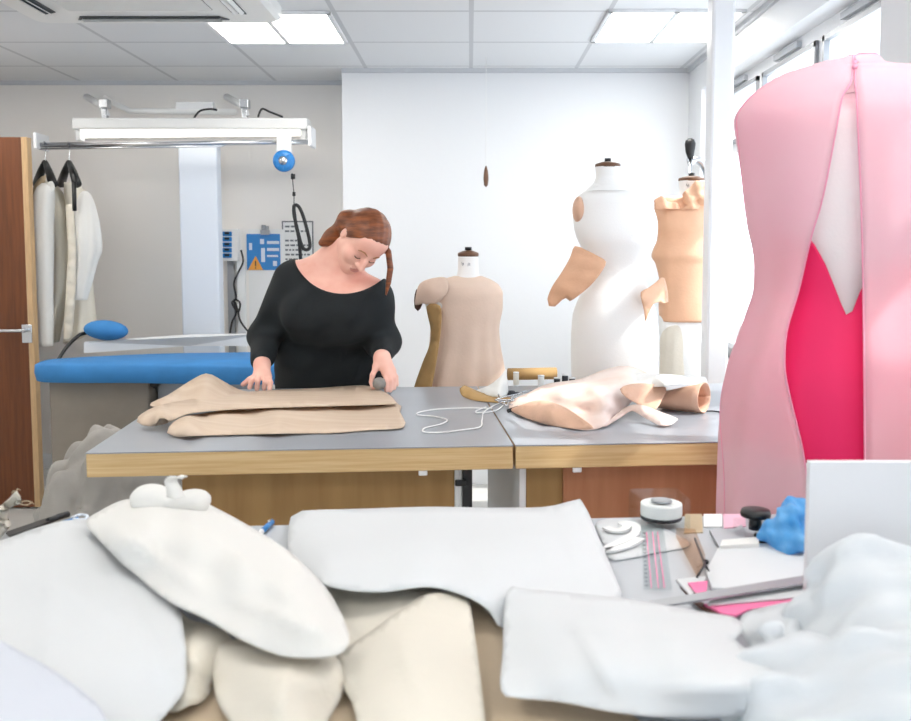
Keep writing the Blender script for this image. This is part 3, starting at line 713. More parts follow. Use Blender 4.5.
# every face is a quad made from the grid, so material indices line up
body = obj('body', body_g, [M['skin'], M['lip']], wt)
def on_face(l, u, push=.0008): return B.hit(hd(l, u, 0), Fx, .13) + Fx*push
for s_ in (-1, 1):
    g = G(); g.tube([on_face(s_*l, u) for l, u in ((.013, .004), (.026, .010), (.038, .008), (.047, .001))], [.0016, .0026, .0022, .001], 6)
    obj('eyebrow', g, M['hairlt'], wt)
for s_ in (-1, 1):
    g = G(); g.tube([on_face(s_*l, u, .0004) for l, u in ((.019, -.023), (.026, -.0275), (.034, -.028), (.043, -.0235))], .0015, 6)
    obj('eyelash', g, M['lash'], wt)
obj('mouth_line', G().tube([on_face(l, u, 0) for l, u in ((-.018, -.0785), (-.008, -.0795), (.008, -.0795), (.018, -.0785))], .0007, 6), M['lip'], wt)
# hair: pulled back from the face, tied low at the nape, one loose length at the far side
Hr = SDF((-.62, 2.95, 1.2), (-.2, 3.42, 1.64), .0045)
Hr.ell(hd(0, .008, -.003), (.081, .091, .096), .02, Rh)
X, Y, Z = Hr.full(); dx, dy, dz = X-HC.x, Y-HC.y, Z-HC.z
u = dx*Ux.x+dy*Ux.y+dz*Ux.z; f = dx*Fx.x+dy*Fx.y+dz*Fx.z; l = dx*Lx.x+dy*Lx.y+dz*Lx.z
cutp = (f - .028 - .70*u + .0*l)/1.22
Hr.F = np.maximum(Hr.F, cutp.astype(np.float32))
low = (-(u) - .062 + .4*np.abs(l)*0)            # nothing below the nape line
Hr.F = np.maximum(Hr.F, low.astype(np.float32))
ear = np.sqrt((u+.02)**2 + (f+.0)**2 + 0*l) - .019
Hr.F = np.maximum(Hr.F, -ear.astype(np.float32))
nape = hd(-.045, -.035, -.085)
Hr.chain([hd(-.05, -.015, -.06), W(340, 232, 3.22), W(331, 238, 3.225), W(322, 243, 3.225)], [.04, .030, .027, .013], .02)
Hr.chain([hd(.072, .0, .012), W(388.5, 252, 3.12), W(390.5, 268, 3.11), W(388.5, 283, 3.11), W(386, 295, 3.11)], [.018, .011, .0105, .009, .004], .001)
strand = np.sin(l*260 + u*60)*.0006
Hr.F = Hr.F + strand.astype(np.float32)
obj('hair', Hr.mesh(), M['hair'], wt)
# black top, cut by a round boat neckline
T = SDF((-.90, 2.95, .86), (-.10, 3.70, 1.45), .006)
torso(T, .012); arms(T, .014, .80)
X, Y, Z = T.full()
T.F = T.F + wavy(X, Y, Z, .006, .13, 21, (1.4, 1, .8))
nc = W(345, 234, 3.22); rad = 58.5*3.22/FOC
cyl = np.sqrt((X-nc.x)**2 + (Z-nc.z)**2) - rad - .12*np.clip(Y-3.3, 0, .1)*0
T.F = np.maximum(T.F, -(cyl + 0*Y).astype(np.float32))
T.F = np.maximum(T.F, (.885 - Z + 0*X + 0*Y).astype(np.float32))
obj('top', T.mesh(), M['blackknit'], wt)
Tr = SDF((-.90, 3.2, .05), (-.15, 3.75, .98), .012)
torso(Tr, .008)
for sx, fx in ((-.605, -.62), (-.425, -.40)): Tr.cap((sx, 3.44, .5), (fx, 3.47, .12), .068, .055, .03)
X, Y, Z = Tr.full(); Tr.F = np.maximum(np.maximum(Tr.F, (Z-.95+0*X+0*Y).astype(np.float32)), (.09-Z+0*X+0*Y).astype(np.float32))
obj('trousers', Tr.mesh(), M['blackknit'], wt)
for fx in (-.62, -.40): obj('shoe', G().ell((fx, 3.40, .047), (.052, .135, .046), 20, 12), M['black'], wt)
o = obj('pattern_weight', G().lathe(tuple(PZ(379.3, 388.5, .972)), [(.012, 0), (.021, .006), (.0225, .018), (.018, .031), (.008, .036)], 24), M['stone']); tag(o, 'grey round stone weight gripped in the woman left hand', 'weight')
# ------------------------------------------------------------------ cutting tables
A0, A1, A2 = PZ(85, 453, ZT), PZ(514, 446.5, ZT), PZ(727, 441.5, ZT)
DP = .99; A1 = A0.lerp(A2, (A1.x-A0.x)/(A2.x-A0.x))
def ctable(name, label, p0, p1, parts):
    d = (p1-p0); d.z = 0; L = d.length; d.normalize(); n = Vector((-d.y, d.x, 0)); an = math.atan2(d.y, d.x)
    t = thing(name, label, 'table', (p0.x+d.x*L/2+n.x*DP/2, p0.y+d.y*L/2+n.y*DP/2, 0), 'cutting tables')
    def pt(a, b, z): return p0 + d*a + n*b + Vector((0, 0, z-ZT))
    def bx(nm, a0, b0, z0, a1, b1, z1, m, bev=.003):
        c = pt((a0+a1)/2, (b0+b1)/2, (z0+z1)/2); return obj(nm, G().box(c, (abs(a1-a0), abs(b1-b0), abs(z1-z0)), an), m, t, bev=bev, smooth=False)
    bx('edge_band', .001, .001, ZT-.060, L-.001, DP, ZT-.003, M['ply'])
    bx('top_surface', 0, 0, ZT-.003, L, DP, ZT, M['top'], .001)
    return t, pt, bx, L
t1, pt, bx, L1 = ctable('cutting_table', 'left cutting table with grey top and pale wood edge, under the tan cloth', A0, A1, 0)
bx('front_panel', .20, .10, .12, .885, .12, ZT-.06, M['panelb']); bx('side_panel', .20, .12, .12, .22, DP-.12, ZT-.06, M['panelb']); bx('panel_edge', .885, .10, .12, .90, .122, ZT-.06, M['white'])
bx('leg', .905, .09, 0, .93, .115, ZT-.06, M['black']); bx('leg', .905, DP-.12, 0, .93, DP-.095, ZT-.06, M['black'])
bx('leg', .225, .125, 0, .25, .15, ZT-.06, M['black']); bx('leg', .225, DP-.12, 0, .25, DP-.095, ZT-.06, M['black'])
bx('foot_rail', .25, .125, .10, .95, .14, .12, M['black']); bx('leg_bolt', .885, .075, .83, .915, .09, .845, M['black'])
bx('label_tab', .79, .004, ZT-.073, .812, .012, ZT-.059, M['white'])
t2, pt, bx, L2 = ctable('cutting_table', 'right cutting table with grey top and red brown front, under the leather pieces', A1+ (A2-A1).normalized()*.004, A1 + (A2-A1)*1.85, 0)
bx('front_panel', .135, .08, .1, L2-.03, .10, ZT-.06, M['panelr']); bx('cabinet_post', .04, .085, .1, .135, .12, ZT-.06, M['panelb']); bx('side_panel', .022, .085, .1, .04, DP-.12, ZT-.06, M['white'])
bx('back_panel', .04, DP-.14, .1, L2-.03, DP-.12, ZT-.06, M['panelr']); bx('plinth', .05, .12, 0, L2-.05, DP-.14, .1, M['black'])
bx('label_tab', .145, .004, ZT-.073, .168, .012, ZT-.059, M['whitem'])

# tan cloth the woman is smoothing
t = thing('pattern_cloth', 'long tan translucent cloth folded on the left cutting table under the woman hands', 'cloth', PZ(270, 415, ZT))
zb_ = ZT+.004
sheet('back_flap', [(150, 405, .985), (168, 395, .99), (190, 381, 1.01), (206, 373.5, 1.03), (218, 378, 1.015), (230, 385, .985), (250, 392, .965), (300, 392, .96), (320, 398, .957), (250, 410, .957), (180, 410, .965)],
   [(205, 390, 1.0), (230, 398, .97)], M['silk'], t, .0012, 5, wave=.002, wl=40)
sheet('under_layer', [(169, 427, .975), (167, 433, .962), (175, 436.5, zb_), (206, 435.5, zb_), (245, 434.5, zb_), (285, 433.5, .957), (331, 433, zb_), (370, 430, zb_), (404, 427, zb_), (400, 412, zb_), (395, 402, zb_), (330, 400, zb_), (250, 408, zb_), (200, 414, .97), (180, 418, .985)],
   [(190, 424, .985), (210, 423, .972), (240, 422, .962), (300, 420, .963), (280, 429, .966)], M['silk'], t, .0012, 5, wave=.0012, wl=40, seed=3)
sheet('upper_layer', [(138, 417, .985), (137, 422, .972), (143, 425.5, .965), (155, 426, .963), (170, 422, .972), (182, 416, .985), (200, 412, .985), (250, 408.5, .975), (330, 406, .968), (397, 403.5, .964), (392, 397, .963), (382, 391, .963), (364, 385.5, .963), (320, 388, .965), (252, 391.5, .968), (200, 398, .98), (165, 404, .99), (148, 410, .992)],
   [(160, 415, 1.0), (200, 405, .992), (250, 400, .979), (320, 397, .972), (300, 402, .976), (360, 395, .969)], M['silk'], t, .0012, 5, wave=.0016, wl=40, seed=5)

# ------------------------------------------------------------------ leather pieces and bits on the right table
ZL = ZT
o = sheet('leather_hide', [(509, 409, .957), (513, 400, .972), (530, 392, .985), (548, 384, 1.0), (580, 379, 1.01), (604, 370, 1.035), (625, 366, 1.04), (645, 372, 1.02), (652, 380, 1.0), (642, 392, 1.0), (632, 401, .985), (618, 415, .962), (604, 426, .955), (588, 430, .954), (570, 428, .954), (545, 424, .954), (525, 417, .954)],
   [(560, 396, 1.002), (590, 393, 1.02), (610, 390, 1.025), (540, 408, .972), (552, 412, .972), (565, 415, .966), (578, 421, .962), (592, 415, .972), (526, 412, .965)], M['hide'], None, .002, 4, wave=.003, wl=38, seed=2, creases=((530, 398, 640, 384, .004, 6), (590, 385, 612, 410, .005, 6), (615, 372, 640, 395, .004, 6)))
tag(o, 'large pale pink hide heaped in the middle of the right cutting table', 'leather')
o = sheet('leather_offcut', [(511, 410, .968), (522, 405, .992), (538, 400.5, 1.012), (552, 402.5, 1.02), (566, 408, 1.02), (580, 417, 1.005), (593, 428, .985), (575, 428.8, .978), (548, 424.8, .977), (526, 418, .973)],
   [(550, 411, 1.012), (560, 418, 1.0)], M['tan'], None, .002, 4, wave=.003, wl=30, seed=4); tag(o, 'tan offcut lying on the front left edge of the pale hide', 'leather')
o = sheet('leather_offcut', [(604, 427, .955), (618, 413, .972), (632, 405, .992), (645, 406, .995), (658, 411, .985), (678, 419.5, .965), (672, 424.5, .957), (660, 425.5, .957), (645, 418, .966), (632, 411, .978), (620, 418, .962)],
   [(640, 410, .988), (662, 419, .972)], M['hide'], None, .002, 4, wave=.001, wl=30, seed=6); tag(o, 'curling pale offcut with a raised fold in front of the leather roll', 'leather')
o = sheet('leather_offcut', [(620, 389, 1.03), (632, 384, 1.04), (650, 384, 1.035), (666, 388, 1.02), (662, 400, 1.0), (656, 409, .985), (646, 410, .982), (636, 403, .995), (626, 397, 1.015)], [(645, 395, 1.012)], M['tan'], None, .002, 4, wave=.002, wl=30, seed=9); tag(o, 'small tan offcut tucked between the pale hide and the leather roll', 'leather')
# roll of leather, open at its right end
p, q = PZ(655, 411, ZL), PZ(697, 416, ZL); ax = (q-p); Lr = ax.length; ax.normalize(); nn = Vector((-ax.y, ax.x, 0)); R0 = .046
rr = []
for i in range(7):
    c = p + ax*(Lr*i/6) + nn*R0 + Vector((0, 0, R0+.002)); sq = .55 + .45*i/6; ring = []
    for k in range(44):
        a = -.5*PI + 2*PI*1.25*k/43; r = R0*(1 - .10*k/43)
        ring.append(c + nn*(r*math.cos(a)) + Vector((0, 0, r*math.sin(a)*sq - R0*(1-sq))))
    rr.append(ring)
g = G(); g.rings(rr, closed=False, caps=False); g.fix = True
o = obj('leather_roll', g, M['tan'], solid=.0025, offset=0); tag(o, 'loose tan leather roll lying at the right end of the pile', 'leather')
o = sheet('white_cloth', [(600, 377, 1.03), (625, 373, 1.035), (655, 374, 1.03), (690, 376, 1.02), (706, 378, 1.02), (704, 386, 1.01), (680, 384, 1.045), (655, 387, 1.03), (625, 388, 1.02)], [(660, 380, 1.05)], M['whitecloth'], None, .002, 4, wave=.004, wl=30, seed=3); tag(o, 'white cloth spread over the back of the leather pile', 'cloth')
# strap curling to the left, with its white lining
o = sheet('leather_strap', [(460, 388, .985), (461, 394, .965), (466, 398, .955), (480, 401, .954), (505, 403, .954), (520, 404, .956), (520, 399, .956), (500, 397, .958), (482, 393, .966), (470, 388, .982), (464, 385.5, .988)], [(474, 394, .968)], M['toiledk'], None, .003, 3); tag(o, 'curled tan leather strap in front of the small dress form', 'strap')
o = sheet('cloth_scrap', [(476, 391, .968), (488, 386, .985), (500, 377, 1.01), (506, 369, 1.03), (507, 380, 1.0), (508, 392, .965), (503, 397, .958), (488, 396, .960)], [(498, 388, .985)], M['whitecloth'], None, .0015, 3, wave=.002, wl=20); tag(o, 'white pointed cloth scrap standing beside the tan strap', 'cloth')
o = obj('cardboard_tube', G().tube([PZ(508, 381, ZT)+Vector((0, 0, .025)), PZ(556, 380, ZT)+Vector((0, 0, .025))], .022, 20), M['toiledk']); tag(o, 'short brown tube lying at the back edge behind the strap', 'tube')
def spool(px, py, m, label, r=.011, h=.034, base=ZT):
    c = PZ(px, py, base); t = thing('thread_spool', label, 'spool', c, 'thread spools by the leather')
    obj('thread', G().lathe(c, [(r*.85, .004), (r, .007), (r, h-.007), (r*.85, h-.004)], 18), m, t)
    obj('reel', G().lathe(c, [(r*1.05, 0), (r*1.05, .004), (r*.4, .004), (r*.4, h-.004), (r*1.05, h-.004), (r*1.05, h)], 18), M['plastic'], t)
spool(516, 386, M['cream'], 'cream spool standing at the left, nearest the small dress form', .010, .05)
spool(541, 389, M['whitecloth'], 'white spool standing in front of the brown tube', .011, .048)
spool(557, 387, M['black'], 'black spool, leftmost of the dark ones by the white form'); spool(565, 387, M['dark'], 'dark grey spool between two black ones', .011, .045); spool(572, 387, M['black'], 'black spool nearest the white dress form')
def scissors(c, an, s, label):
    t = thing('scissors', label, 'scissors', c); d = Vector((math.cos(an), math.sin(an), 0)); n = Vector((-d.y, d.x, 0)); z = Vector((0, 0, .006))
    for k in (-1, 1):
        obj('blade', G().prism([c+z*(1+k*.3)-d*.01*s, c+z*(1+k*.3)+n*k*.012*s, c+z*(1+k*.3)+d*.11*s+n*k*.018*s], (0, 0, .003)), M['chrome'], t, smooth=False)
        obj('handle', G().tube([c+z-d*(.07*s)+n*(k*-.022*s)+d*(.035*s*math.cos(2*PI*j/16))+n*(.016*s*math.sin(2*PI*j/16))+z*.2 for j in range(17)], .004*s, 8), M['dark'], t)
scissors(PZ(524, 394, ZT), .4, .8, 'open steel scissors lying among the spools'); 
o = obj('wire_clips', G().tube(spline([PZ(500+rng.uniform(-8, 30), 398+rng.uniform(-7, 8), ZT+.006+.02*rng.random()) for k in range(16)], 6), .0022, 6), M['chrome']); tag(o, 'tangle of thin steel wire beside the tan strap', 'wire')
o = obj('clasp', G().tube([PZ(508, 411, ZT+.006), PZ(518, 407.5, ZT+.012), PZ(524, 403.5, ZT+.02)], .006, 8), M['black']); tag(o, 'black clasp at the left tip of the pale hide', 'clasp')
o = obj('white_string', G().tube(spline([PZ(*p_, ZT+.003) for p_ in ((492, 408.5), (470, 408), (440, 409), (420, 412), (418, 415), (435, 416.5), (447, 420), (441, 424), (425, 428), (424, 432), (440, 432.5), (462, 430), (480, 427), (482, 420), (484, 412), (495, 405), (505, 402), (497, 410), (480, 413), (476, 411), (486, 407))], 8), .0022, 8), M['cord']); tag(o, 'white cord looping across the bare grey table top', 'cord')
o = obj('black_string', G().tube(spline([PZ(697, 412, ZT+.003), PZ(712, 411, ZT+.003), PZ(727, 413, ZT+.003), PZ(740, 413, ZT+.003)], 6), .0022, 8), M['cable']); tag(o, 'thin black cord running from the leather roll towards the pink gown', 'cord')

# ------------------------------------------------------------------ dress forms
def formstand(t, x, y, z):
    obj('pole', G().cyl((x, y, .04), (x, y, z), .018), M['chrome'], t)
    obj('base', G().lathe((x, y, 0), [(.19, 0), (.19, .012), (.06, .03), (.03, .05)], 36), M['dark'], t)
def neckcap(t, pxl, pxr, py0, py1, pyk, Y, flat=True):
    a = P((pxl+pxr)/2, py1, Y); r = (pxr-pxl)/2*Y/FOC
    obj('neck_cap', G().lathe((a.x, Y, a.z), [(r*.98, -.002), (r*1.04, .004), (r*1.0, .012), (r*.5, .02), (r*.2, .022)], 28), M['wood'], t)
    k = P((pxl+pxr)/2, pyk, Y); obj('knob', G().lathe((a.x, Y, a.z+.018), [(.007, 0), (.008, .008), (.013, .016), (.013, k.z-a.z-.026), (.008, k.z-a.z-.018)], 18), M['black'], t)
def ntape(t, px, py, Y, r, n=3):
    g = G(); rr = random.Random(int(px))
    for k in range(n):
        a = -.5*PI + (k-(n-1)/2)*.6; c = P(px, py, Y)
        for j in range(3): g.box((c.x + r*math.cos(a+j*.09), Y + r*math.sin(a+j*.09), c.z + rr.uniform(-.004, .004)), (.0022, .003, .010), rz=a+PI/2)
    obj('size_mark', g, M['grey'], t, smooth=False)
# small form in a tan tunic
Yf = 3.52; c = P(465, 330, Yf)
t = thing('dress_form', 'small dress form with a short white neck and wooden cap, left of the others', 'dress form', (c.x, Yf, 0), 'dress forms')
obj('torso', loft([(274, 459, 479), (279, 455, 481), (284, 432, 497), (296, 424, 502), (330, 432, 498), (360, 436, 496), (385, 428, 500), (420, 428, 502)], Yf, .62), M['form'], t)
obj('neck', loft([(257, 458, 478.5, 1), (266, 458, 478.5, 1), (275, 457, 479.5, 1), (281, 452, 484, .8)], Yf, .9), M['form'], t); neckcap(t, 458, 478.5, 257, 256, 248, Yf); ntape(t, 468, 264, Yf, .0395); formstand(t, c.x, Yf, 1.0)
t = thing('tunic', 'tan cap sleeve tunic flaring to its hem, worn by the small dress form', 'tunic', (c.x, Yf, P(460, 400, Yf).z))
obj('bodice', loft([(276, 454, 482), (280, 440, 492), (285, 428, 499), (294, 425, 503), (305, 428, 503), (330, 430, 499), (345, 429, 500), (365, 422, 503), (388, 415, 506), (402, 411, 508)], Yf, .66, 72, 44, lambda s: .085*max(0, s-.25), 13), M['toile'], t)
sl = sheet('cap_sleeve', [(446, 278, 3.45), (430, 279, 3.47), (420, 284, 3.5), (416.5, 294, 3.5), (415.5, 305, 3.49), (422, 303.5, 3.46), (430, 304.5, 3.435), (440, 301, 3.415), (448, 290, 3.41)], [(432, 291, 3.425)], M['toile'], t, .003, 3, 'Y')
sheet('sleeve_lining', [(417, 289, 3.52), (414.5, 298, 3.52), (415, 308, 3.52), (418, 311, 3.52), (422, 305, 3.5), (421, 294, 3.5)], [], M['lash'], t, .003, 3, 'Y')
sheet('side_panel', [(427, 306, 3.44), (431, 330, 3.44), (430, 345, 3.43), (423, 362, 3.42), (414, 388, 3.40), (413, 402, 3.40), (428, 402, 3.37), (433, 380, 3.375), (438, 350, 3.395), (441, 325, 3.40), (440, 306, 3.41)], [(432, 366, 3.39)], M['toiledk'], t, .003, 4, 'Y', wave=.004, wl=22)
# big white form
Yf = 3.72; c = P(614, 330, Yf)
t = thing('dress_form', 'tall plain white dress form with black knob, in the middle', 'dress form', (c.x, Yf, 0), 'dress forms')
obj('torso', loft([(183, 594, 622, .9), (190, 586, 634, .75), (196, 578, 645, .7), (206, 573, 652, .66), (225, 574, 657, .72), (240, 578, 656, .76), (256, 588, 648, .72), (270, 594, 642, .7), (284, 588, 646, .7), (300, 578, 652, .72), (318, 572.5, 657, .74), (345, 571, 659, .74), (400, 572, 658, .74), (440, 578, 652, .74)], Yf, .7, 56, 60), M['form'], t)
obj('neck', loft([(167, 595.5, 620), (176, 596, 619.5), (186, 592, 624), (192, 584, 634)], Yf, .95), M['form'], t); neckcap(t, 595.5, 620, 167, 167, 161, Yf); formstand(t, c.x, Yf, .9)
a = P(579, 210, Yf-.03); obj('armhole_plate', G().ell(a, (.026, .055, .054), 24, 14), M['tan'], t)
o = sheet('leather_sleeve', [(606, 262, 3.54), (596, 255, 3.55), (586, 250, 3.57), (575, 246, 3.60), (570, 258, 3.60), (562, 272, 3.61), (552, 287, 3.62), (547.5, 299, 3.63), (549, 306, 3.63), (555, 306.5, 3.62), (562, 300, 3.6), (566, 298, 3.59), (570, 301, 3.58), (578, 296, 3.56), (590, 286, 3.54), (600, 274, 3.53)], [(580, 270, 3.555), (565, 288, 3.58)], M['peach'], None, .003, 4, 'Y', wave=.006, wl=40, seed=2); tag(o, 'tan leather sleeve piece pinned out from the waist of the white form', 'leather')
# form dressed in peach leather
Yf = 4.02; c = P(682, 330, Yf)
t = thing('dress_form', 'dress form with wooden neck cap nearest the windows, covered in peach leather', 'dress form', (c.x, Yf, 0), 'dress forms')
obj('torso', loft([(196, 670, 698), (204, 660, 706), (225, 658, 708), (250, 661, 704), (275, 663, 702), (305, 660, 705), (340, 659, 707), (400, 661, 705), (430, 665, 700)], Yf, .72), M['form'], t)
obj('neck', loft([(181, 679, 704), (190, 680, 703), (198, 677, 706), (204, 668, 712)], Yf, .95), M['form'], t); neckcap(t, 679, 704, 181, 181, 177, Yf); ntape(t, 691, 186, Yf, .053); formstand(t, c.x, Yf, .9)
t = thing('leather_bodice', 'peach leather bodice with gathered top worn by the form nearest the windows', 'bodice', (c.x, Yf, P(680, 325, Yf).z))
obj('body_panel', loft([(198, 664, 704, .8), (204, 657, 709, .82), (215, 653.5, 711, .84), (228, 654, 711, .88), (238, 657, 709, .86), (246, 655, 708, .86), (256, 652, 708, .86), (264, 656, 707, .8), (285, 660, 706, .78), (305, 659, 708, .78), (321, 660, 710, .78)], Yf, .8, 64, 50, lambda s: .018*(1-s), 8), M['peach'], t)
s = SDF((.78, 3.78, 1.6), (1.12, 4.2, 1.82), .006)
for px, py, r in ((690, 196, .03), (697, 190, .03), (702, 186, .026), (704, 198, .034), (692, 206, .03), (660, 204, .028), (663, 214, .036), (672, 208, .025)): s.ell(P(px, py, 3.92), (r, r*.8, r), .02)
X, Y, Z = s.full(); s.F += wavy(X, Y, Z, .008, .05, 4); obj('ruffle', s.mesh(), M['peach'], t)
o = sheet('leather_flap', [(664, 278, 3.66), (655, 283, 3.62), (648, 288, 3.59), (641, 292, 3.57), (641.5, 300, 3.56), (644, 310, 3.56), (645.5, 321, 3.56), (649, 312, 3.565), (653, 304, 3.58), (660, 302, 3.62), (668, 302, 3.67)], [], M['peach'], None, .003, 3, 'Y', wave=.003, wl=20); tag(o, 'small peach leather flap at the right hip of the white form', 'leather')
o = obj('white_skirt', loft([(318, 668, 696), (330, 662, 693), (345, 659.5, 692), (374, 659, 691), (392, 659, 692)], 4.0, .8, 56, 24, lambda s: .02*s, 10), M['cream']); tag(o, 'pale skirt toile hanging below the peach leather bodice', 'skirt')
# hand press behind on a white bench
yb_ = 4.55; c = P(692, 190, yb_)
t = thing('workbench', 'white bench against the window wall behind the forms', 'bench', (1.08, yb_, 0))
obj('bench_top', G().box2((.86, 4.3, .86), (1.28, 5.0, .9)), M['white'], t, bev=.004, smooth=False)
obj('bench_front', G().box2((.88, 4.33, .08), (1.27, 4.98, .86)), M['white'], t, bev=.003, smooth=False)
for x in (.9, 1.25):
    for y in (4.35, 4.95): obj('leg', G().box2((x-.02, y-.02, 0), (x+.02, y+.02, .1)), M['black'], t, smooth=False)
t = thing('hand_press', 'steel hand press with a black lever handle behind the peach form', 'press', (c.x, yb_, .9))
a, b = P(690, 140, yb_), P(690.5, 158, yb_)
obj('lever_grip', G().tube([b, P(690, 152, yb_), P(690.3, 144, yb_), a, a+Vector((0, 0, .008))], [.014, .022, .027, .021, .008], 16), M['black'], t)
obj('lever_rod', G().cyl(b, (P(688, 200, yb_).x, yb_, 1.25), .008), M['chrome'], t)
obj('press_arm', G().tube(spline([P(688, 162, yb_+.02), P(697, 160, yb_+.02), P(704, 166, yb_+.02), P(708, 180, yb_+.02), P(709, 220, yb_+.02), (P(709, 220, yb_).x, yb_+.02, .93)], 6), [.02]*31, 12), M['chrome'], t)
obj('press_base', G().box2((c.x-.08, yb_-.08, .9), (c.x+.14, yb_+.1, .94)), M['dark'], t, bev=.008, smooth=False)
# ------------------------------------------------------------------ pink gown on its form
YD = 1.96; CXP = 856.0
def dpt(px, py): return P(px, py, YD)
dcx = dpt(CXP, 300).x
t = thing('dress_form', 'white dress form inside the pale pink gown at right', 'dress form', (dcx, YD, 0), 'dress forms')
def drings(keys, ratio, n=56, steps=50):
    f = interp([k[0] for k in keys], [k[1] for k in keys]); rr = []; y0, y1 = keys[0][0], keys[-1][0]
    for i in range(steps+1):
        y = y0+(y1-y0)*i/steps; w = f(y)*YD/FOC; z = P(CXP, y, YD).z
        rr.append([Vector((dcx + w*math.cos(2*PI*k/n), YD + w*ratio(y)*math.sin(2*PI*k/n), z)) for k in range(n)])
    g = G().rings(rr); g.fix = True; return g
obj('torso', drings([(80, 16), (92, 22), (100, 45), (112, 82), (130, 92), (190, 88), (235, 78), (290, 68), (330, 82), (400, 98), (480, 98)], lambda y: .66), M['form'], t)
obj('neck', drings([(66, 12), (86, 17), (96, 28)], lambda y: .95), M['form'], t); formstand(t, dcx, YD, .95)
ratio_c = interp([57, 66, 80, 100, 150, 290, 400, 700], [.95, .8, .6, .60, .66, .74, .78, .85])
left = interp([56, 60, 66, 75, 86, 100, 120, 150, 190, 230, 262, 288, 310, 340, 370, 420, 515, 700, 760], [14, 32, 54, 80, 98, 114, 124.5, 120, 114, 107, 100, 99, 104, 113, 122, 128, 130.5, 135, 136])
right = interp([56, 60, 66, 71, 75, 86, 100, 120, 150, 190, 230, 262, 288, 310, 340, 370, 420, 515, 700, 760], [12, 14, 17, 42, 86, 104, 116, 124.5, 120, 114, 107, 100, 99, 104, 113, 122, 128, 130.5, 135, 136])
opL = interp([56, 78, 86, 95, 130, 200, 235, 290, 340, 370, 400, 460, 515, 760], [853, 852, 849, 843, 836, 822, 812, 800, 787, 785, 789, 804, 812, 816])
opR = interp([56, 78, 86, 95, 130, 200, 290, 460, 515, 760], [855, 855, 855.5, 856.5, 858, 861, 863, 865, 866, 868])
coat = thing('gown', 'pale pink organza gown open in a long keyhole, on the form at right', 'gown', (dcx, YD, P(CXP, 760, YD).z))
def crow(y, n=90):
    z = P(CXP, y, YD).z; k = YD/FOC; rl, rr_ = left(y)*k, right(y)*k; r = ratio_c(y)
    # depth follows the wider half so that front and back stay smooth across the centre line
    dp = min((left(y)+right(y))/2*k*r, .19)
    o = []; aa = []
    for op, rad, sg_ in ((opL, rl, -1), (opR, rr_, 1)):
        a = .1*sg_
        for it in range(6):
            fr = YD - dp*math.cos(a); py = proj((dcx, fr, z))[1]; x = P(op(py), py, fr).x - dcx
            a = math.asin(max(-.95, min(.95, x/(rl if x < 0 else rr_))))
        aa.append(a)
    aL, aR = -aa[0], aa[1]
    for i in range(n+1):
        a = -aL - (2*PI - aL - aR)*i/n                # from the left lip round the back to the right lip
        s, c_ = math.sin(a), math.cos(a)
        fold = 1 + .03*math.sin(9*a + .012*y) * min(1, max(0, (y-120)/200))
        o.append(Vector((dcx + (rl if s < 0 else rr_)*s*fold, YD - dp*c_*fold, z)))
    return o
ys_ = list(np.arange(56.5, 90, 1.5)) + list(np.arange(90, 130, 4)) + list(np.arange(130, 765, 9))
rows = [crow(y) for y in ys_]
g = G(); g.rings(rows, closed=False, caps=False); g.fix = True
obj('shell', g, M['pink'], coat, solid=.0012, offset=0)
g = G(); g.tube([r[0] for r in rows], .0018, 6); g.tube([r[-1] for r in rows], .0018, 6); obj('opening_binding', g, M['pinkedge'], coat)
g = G(); g.tube([Vector((p.x, p.y, p.z)) for p in rows[0][2:-2]], .003, 6); obj('neck_binding', g, M['pinkedge'], coat)
sg = G()
for idx in (16, 74): sg.tube([r[idx] + (r[idx]-Vector((dcx, YD, r[idx].z))).normalized()*.001 for r in rows[10:]], .0009, 5)
obj('side_seam', sg, M['pinkedge'], coat)
for k_ in (9, 14): q_ = (rows[k_][0]+rows[k_][-1])/2; obj('button', G().ell((q_.x, q_.y-.004, q_.z), (.006, .005, .006), 12, 8), M['pinkedge'], coat)
# hot pink slip inside
slip = thing('slip_dress', 'hot pink slip with a deep point showing inside the pale pink gown', 'dress', (dcx, YD, P(CXP, 463, YD).z))
sf = YD - .135                              # the front of the slip
rfun = interp([225, 290, 340, 400, 470], [86, 80, 92, 106, 112])
topp = interp([700, 795, 813, 827, 840, 853, 858, 864, 880, 1000], [245, 238, 234, 258, 292, 317, 305, 288, 262, 250])
rr = []; nn_ = 96
for j in range(41):
    ring = []
    for i in range(nn_):
        a = -PI + 2*PI*i/nn_; x = dcx + .18*math.sin(a); yt_ = topp(CX + (x*FOC)/sf) if math.cos(a) > 0 else 245
        y = yt_ + (462 + 1.5*math.sin(6*a) - yt_)*j/40; w = rfun(y)*YD/FOC*(1 + .012*math.sin(14*a+1)*j/40); z = P(CXP, y, sf).z
        ring.append(Vector((dcx + w*math.sin(a), YD - w*.72*math.cos(a), z)))
    rr.append(ring)
g = G(); g.rings(rr, closed=True, caps=False); g.fix = True; obj('slip', g, M['hot'], slip, solid=.0015, offset=0)

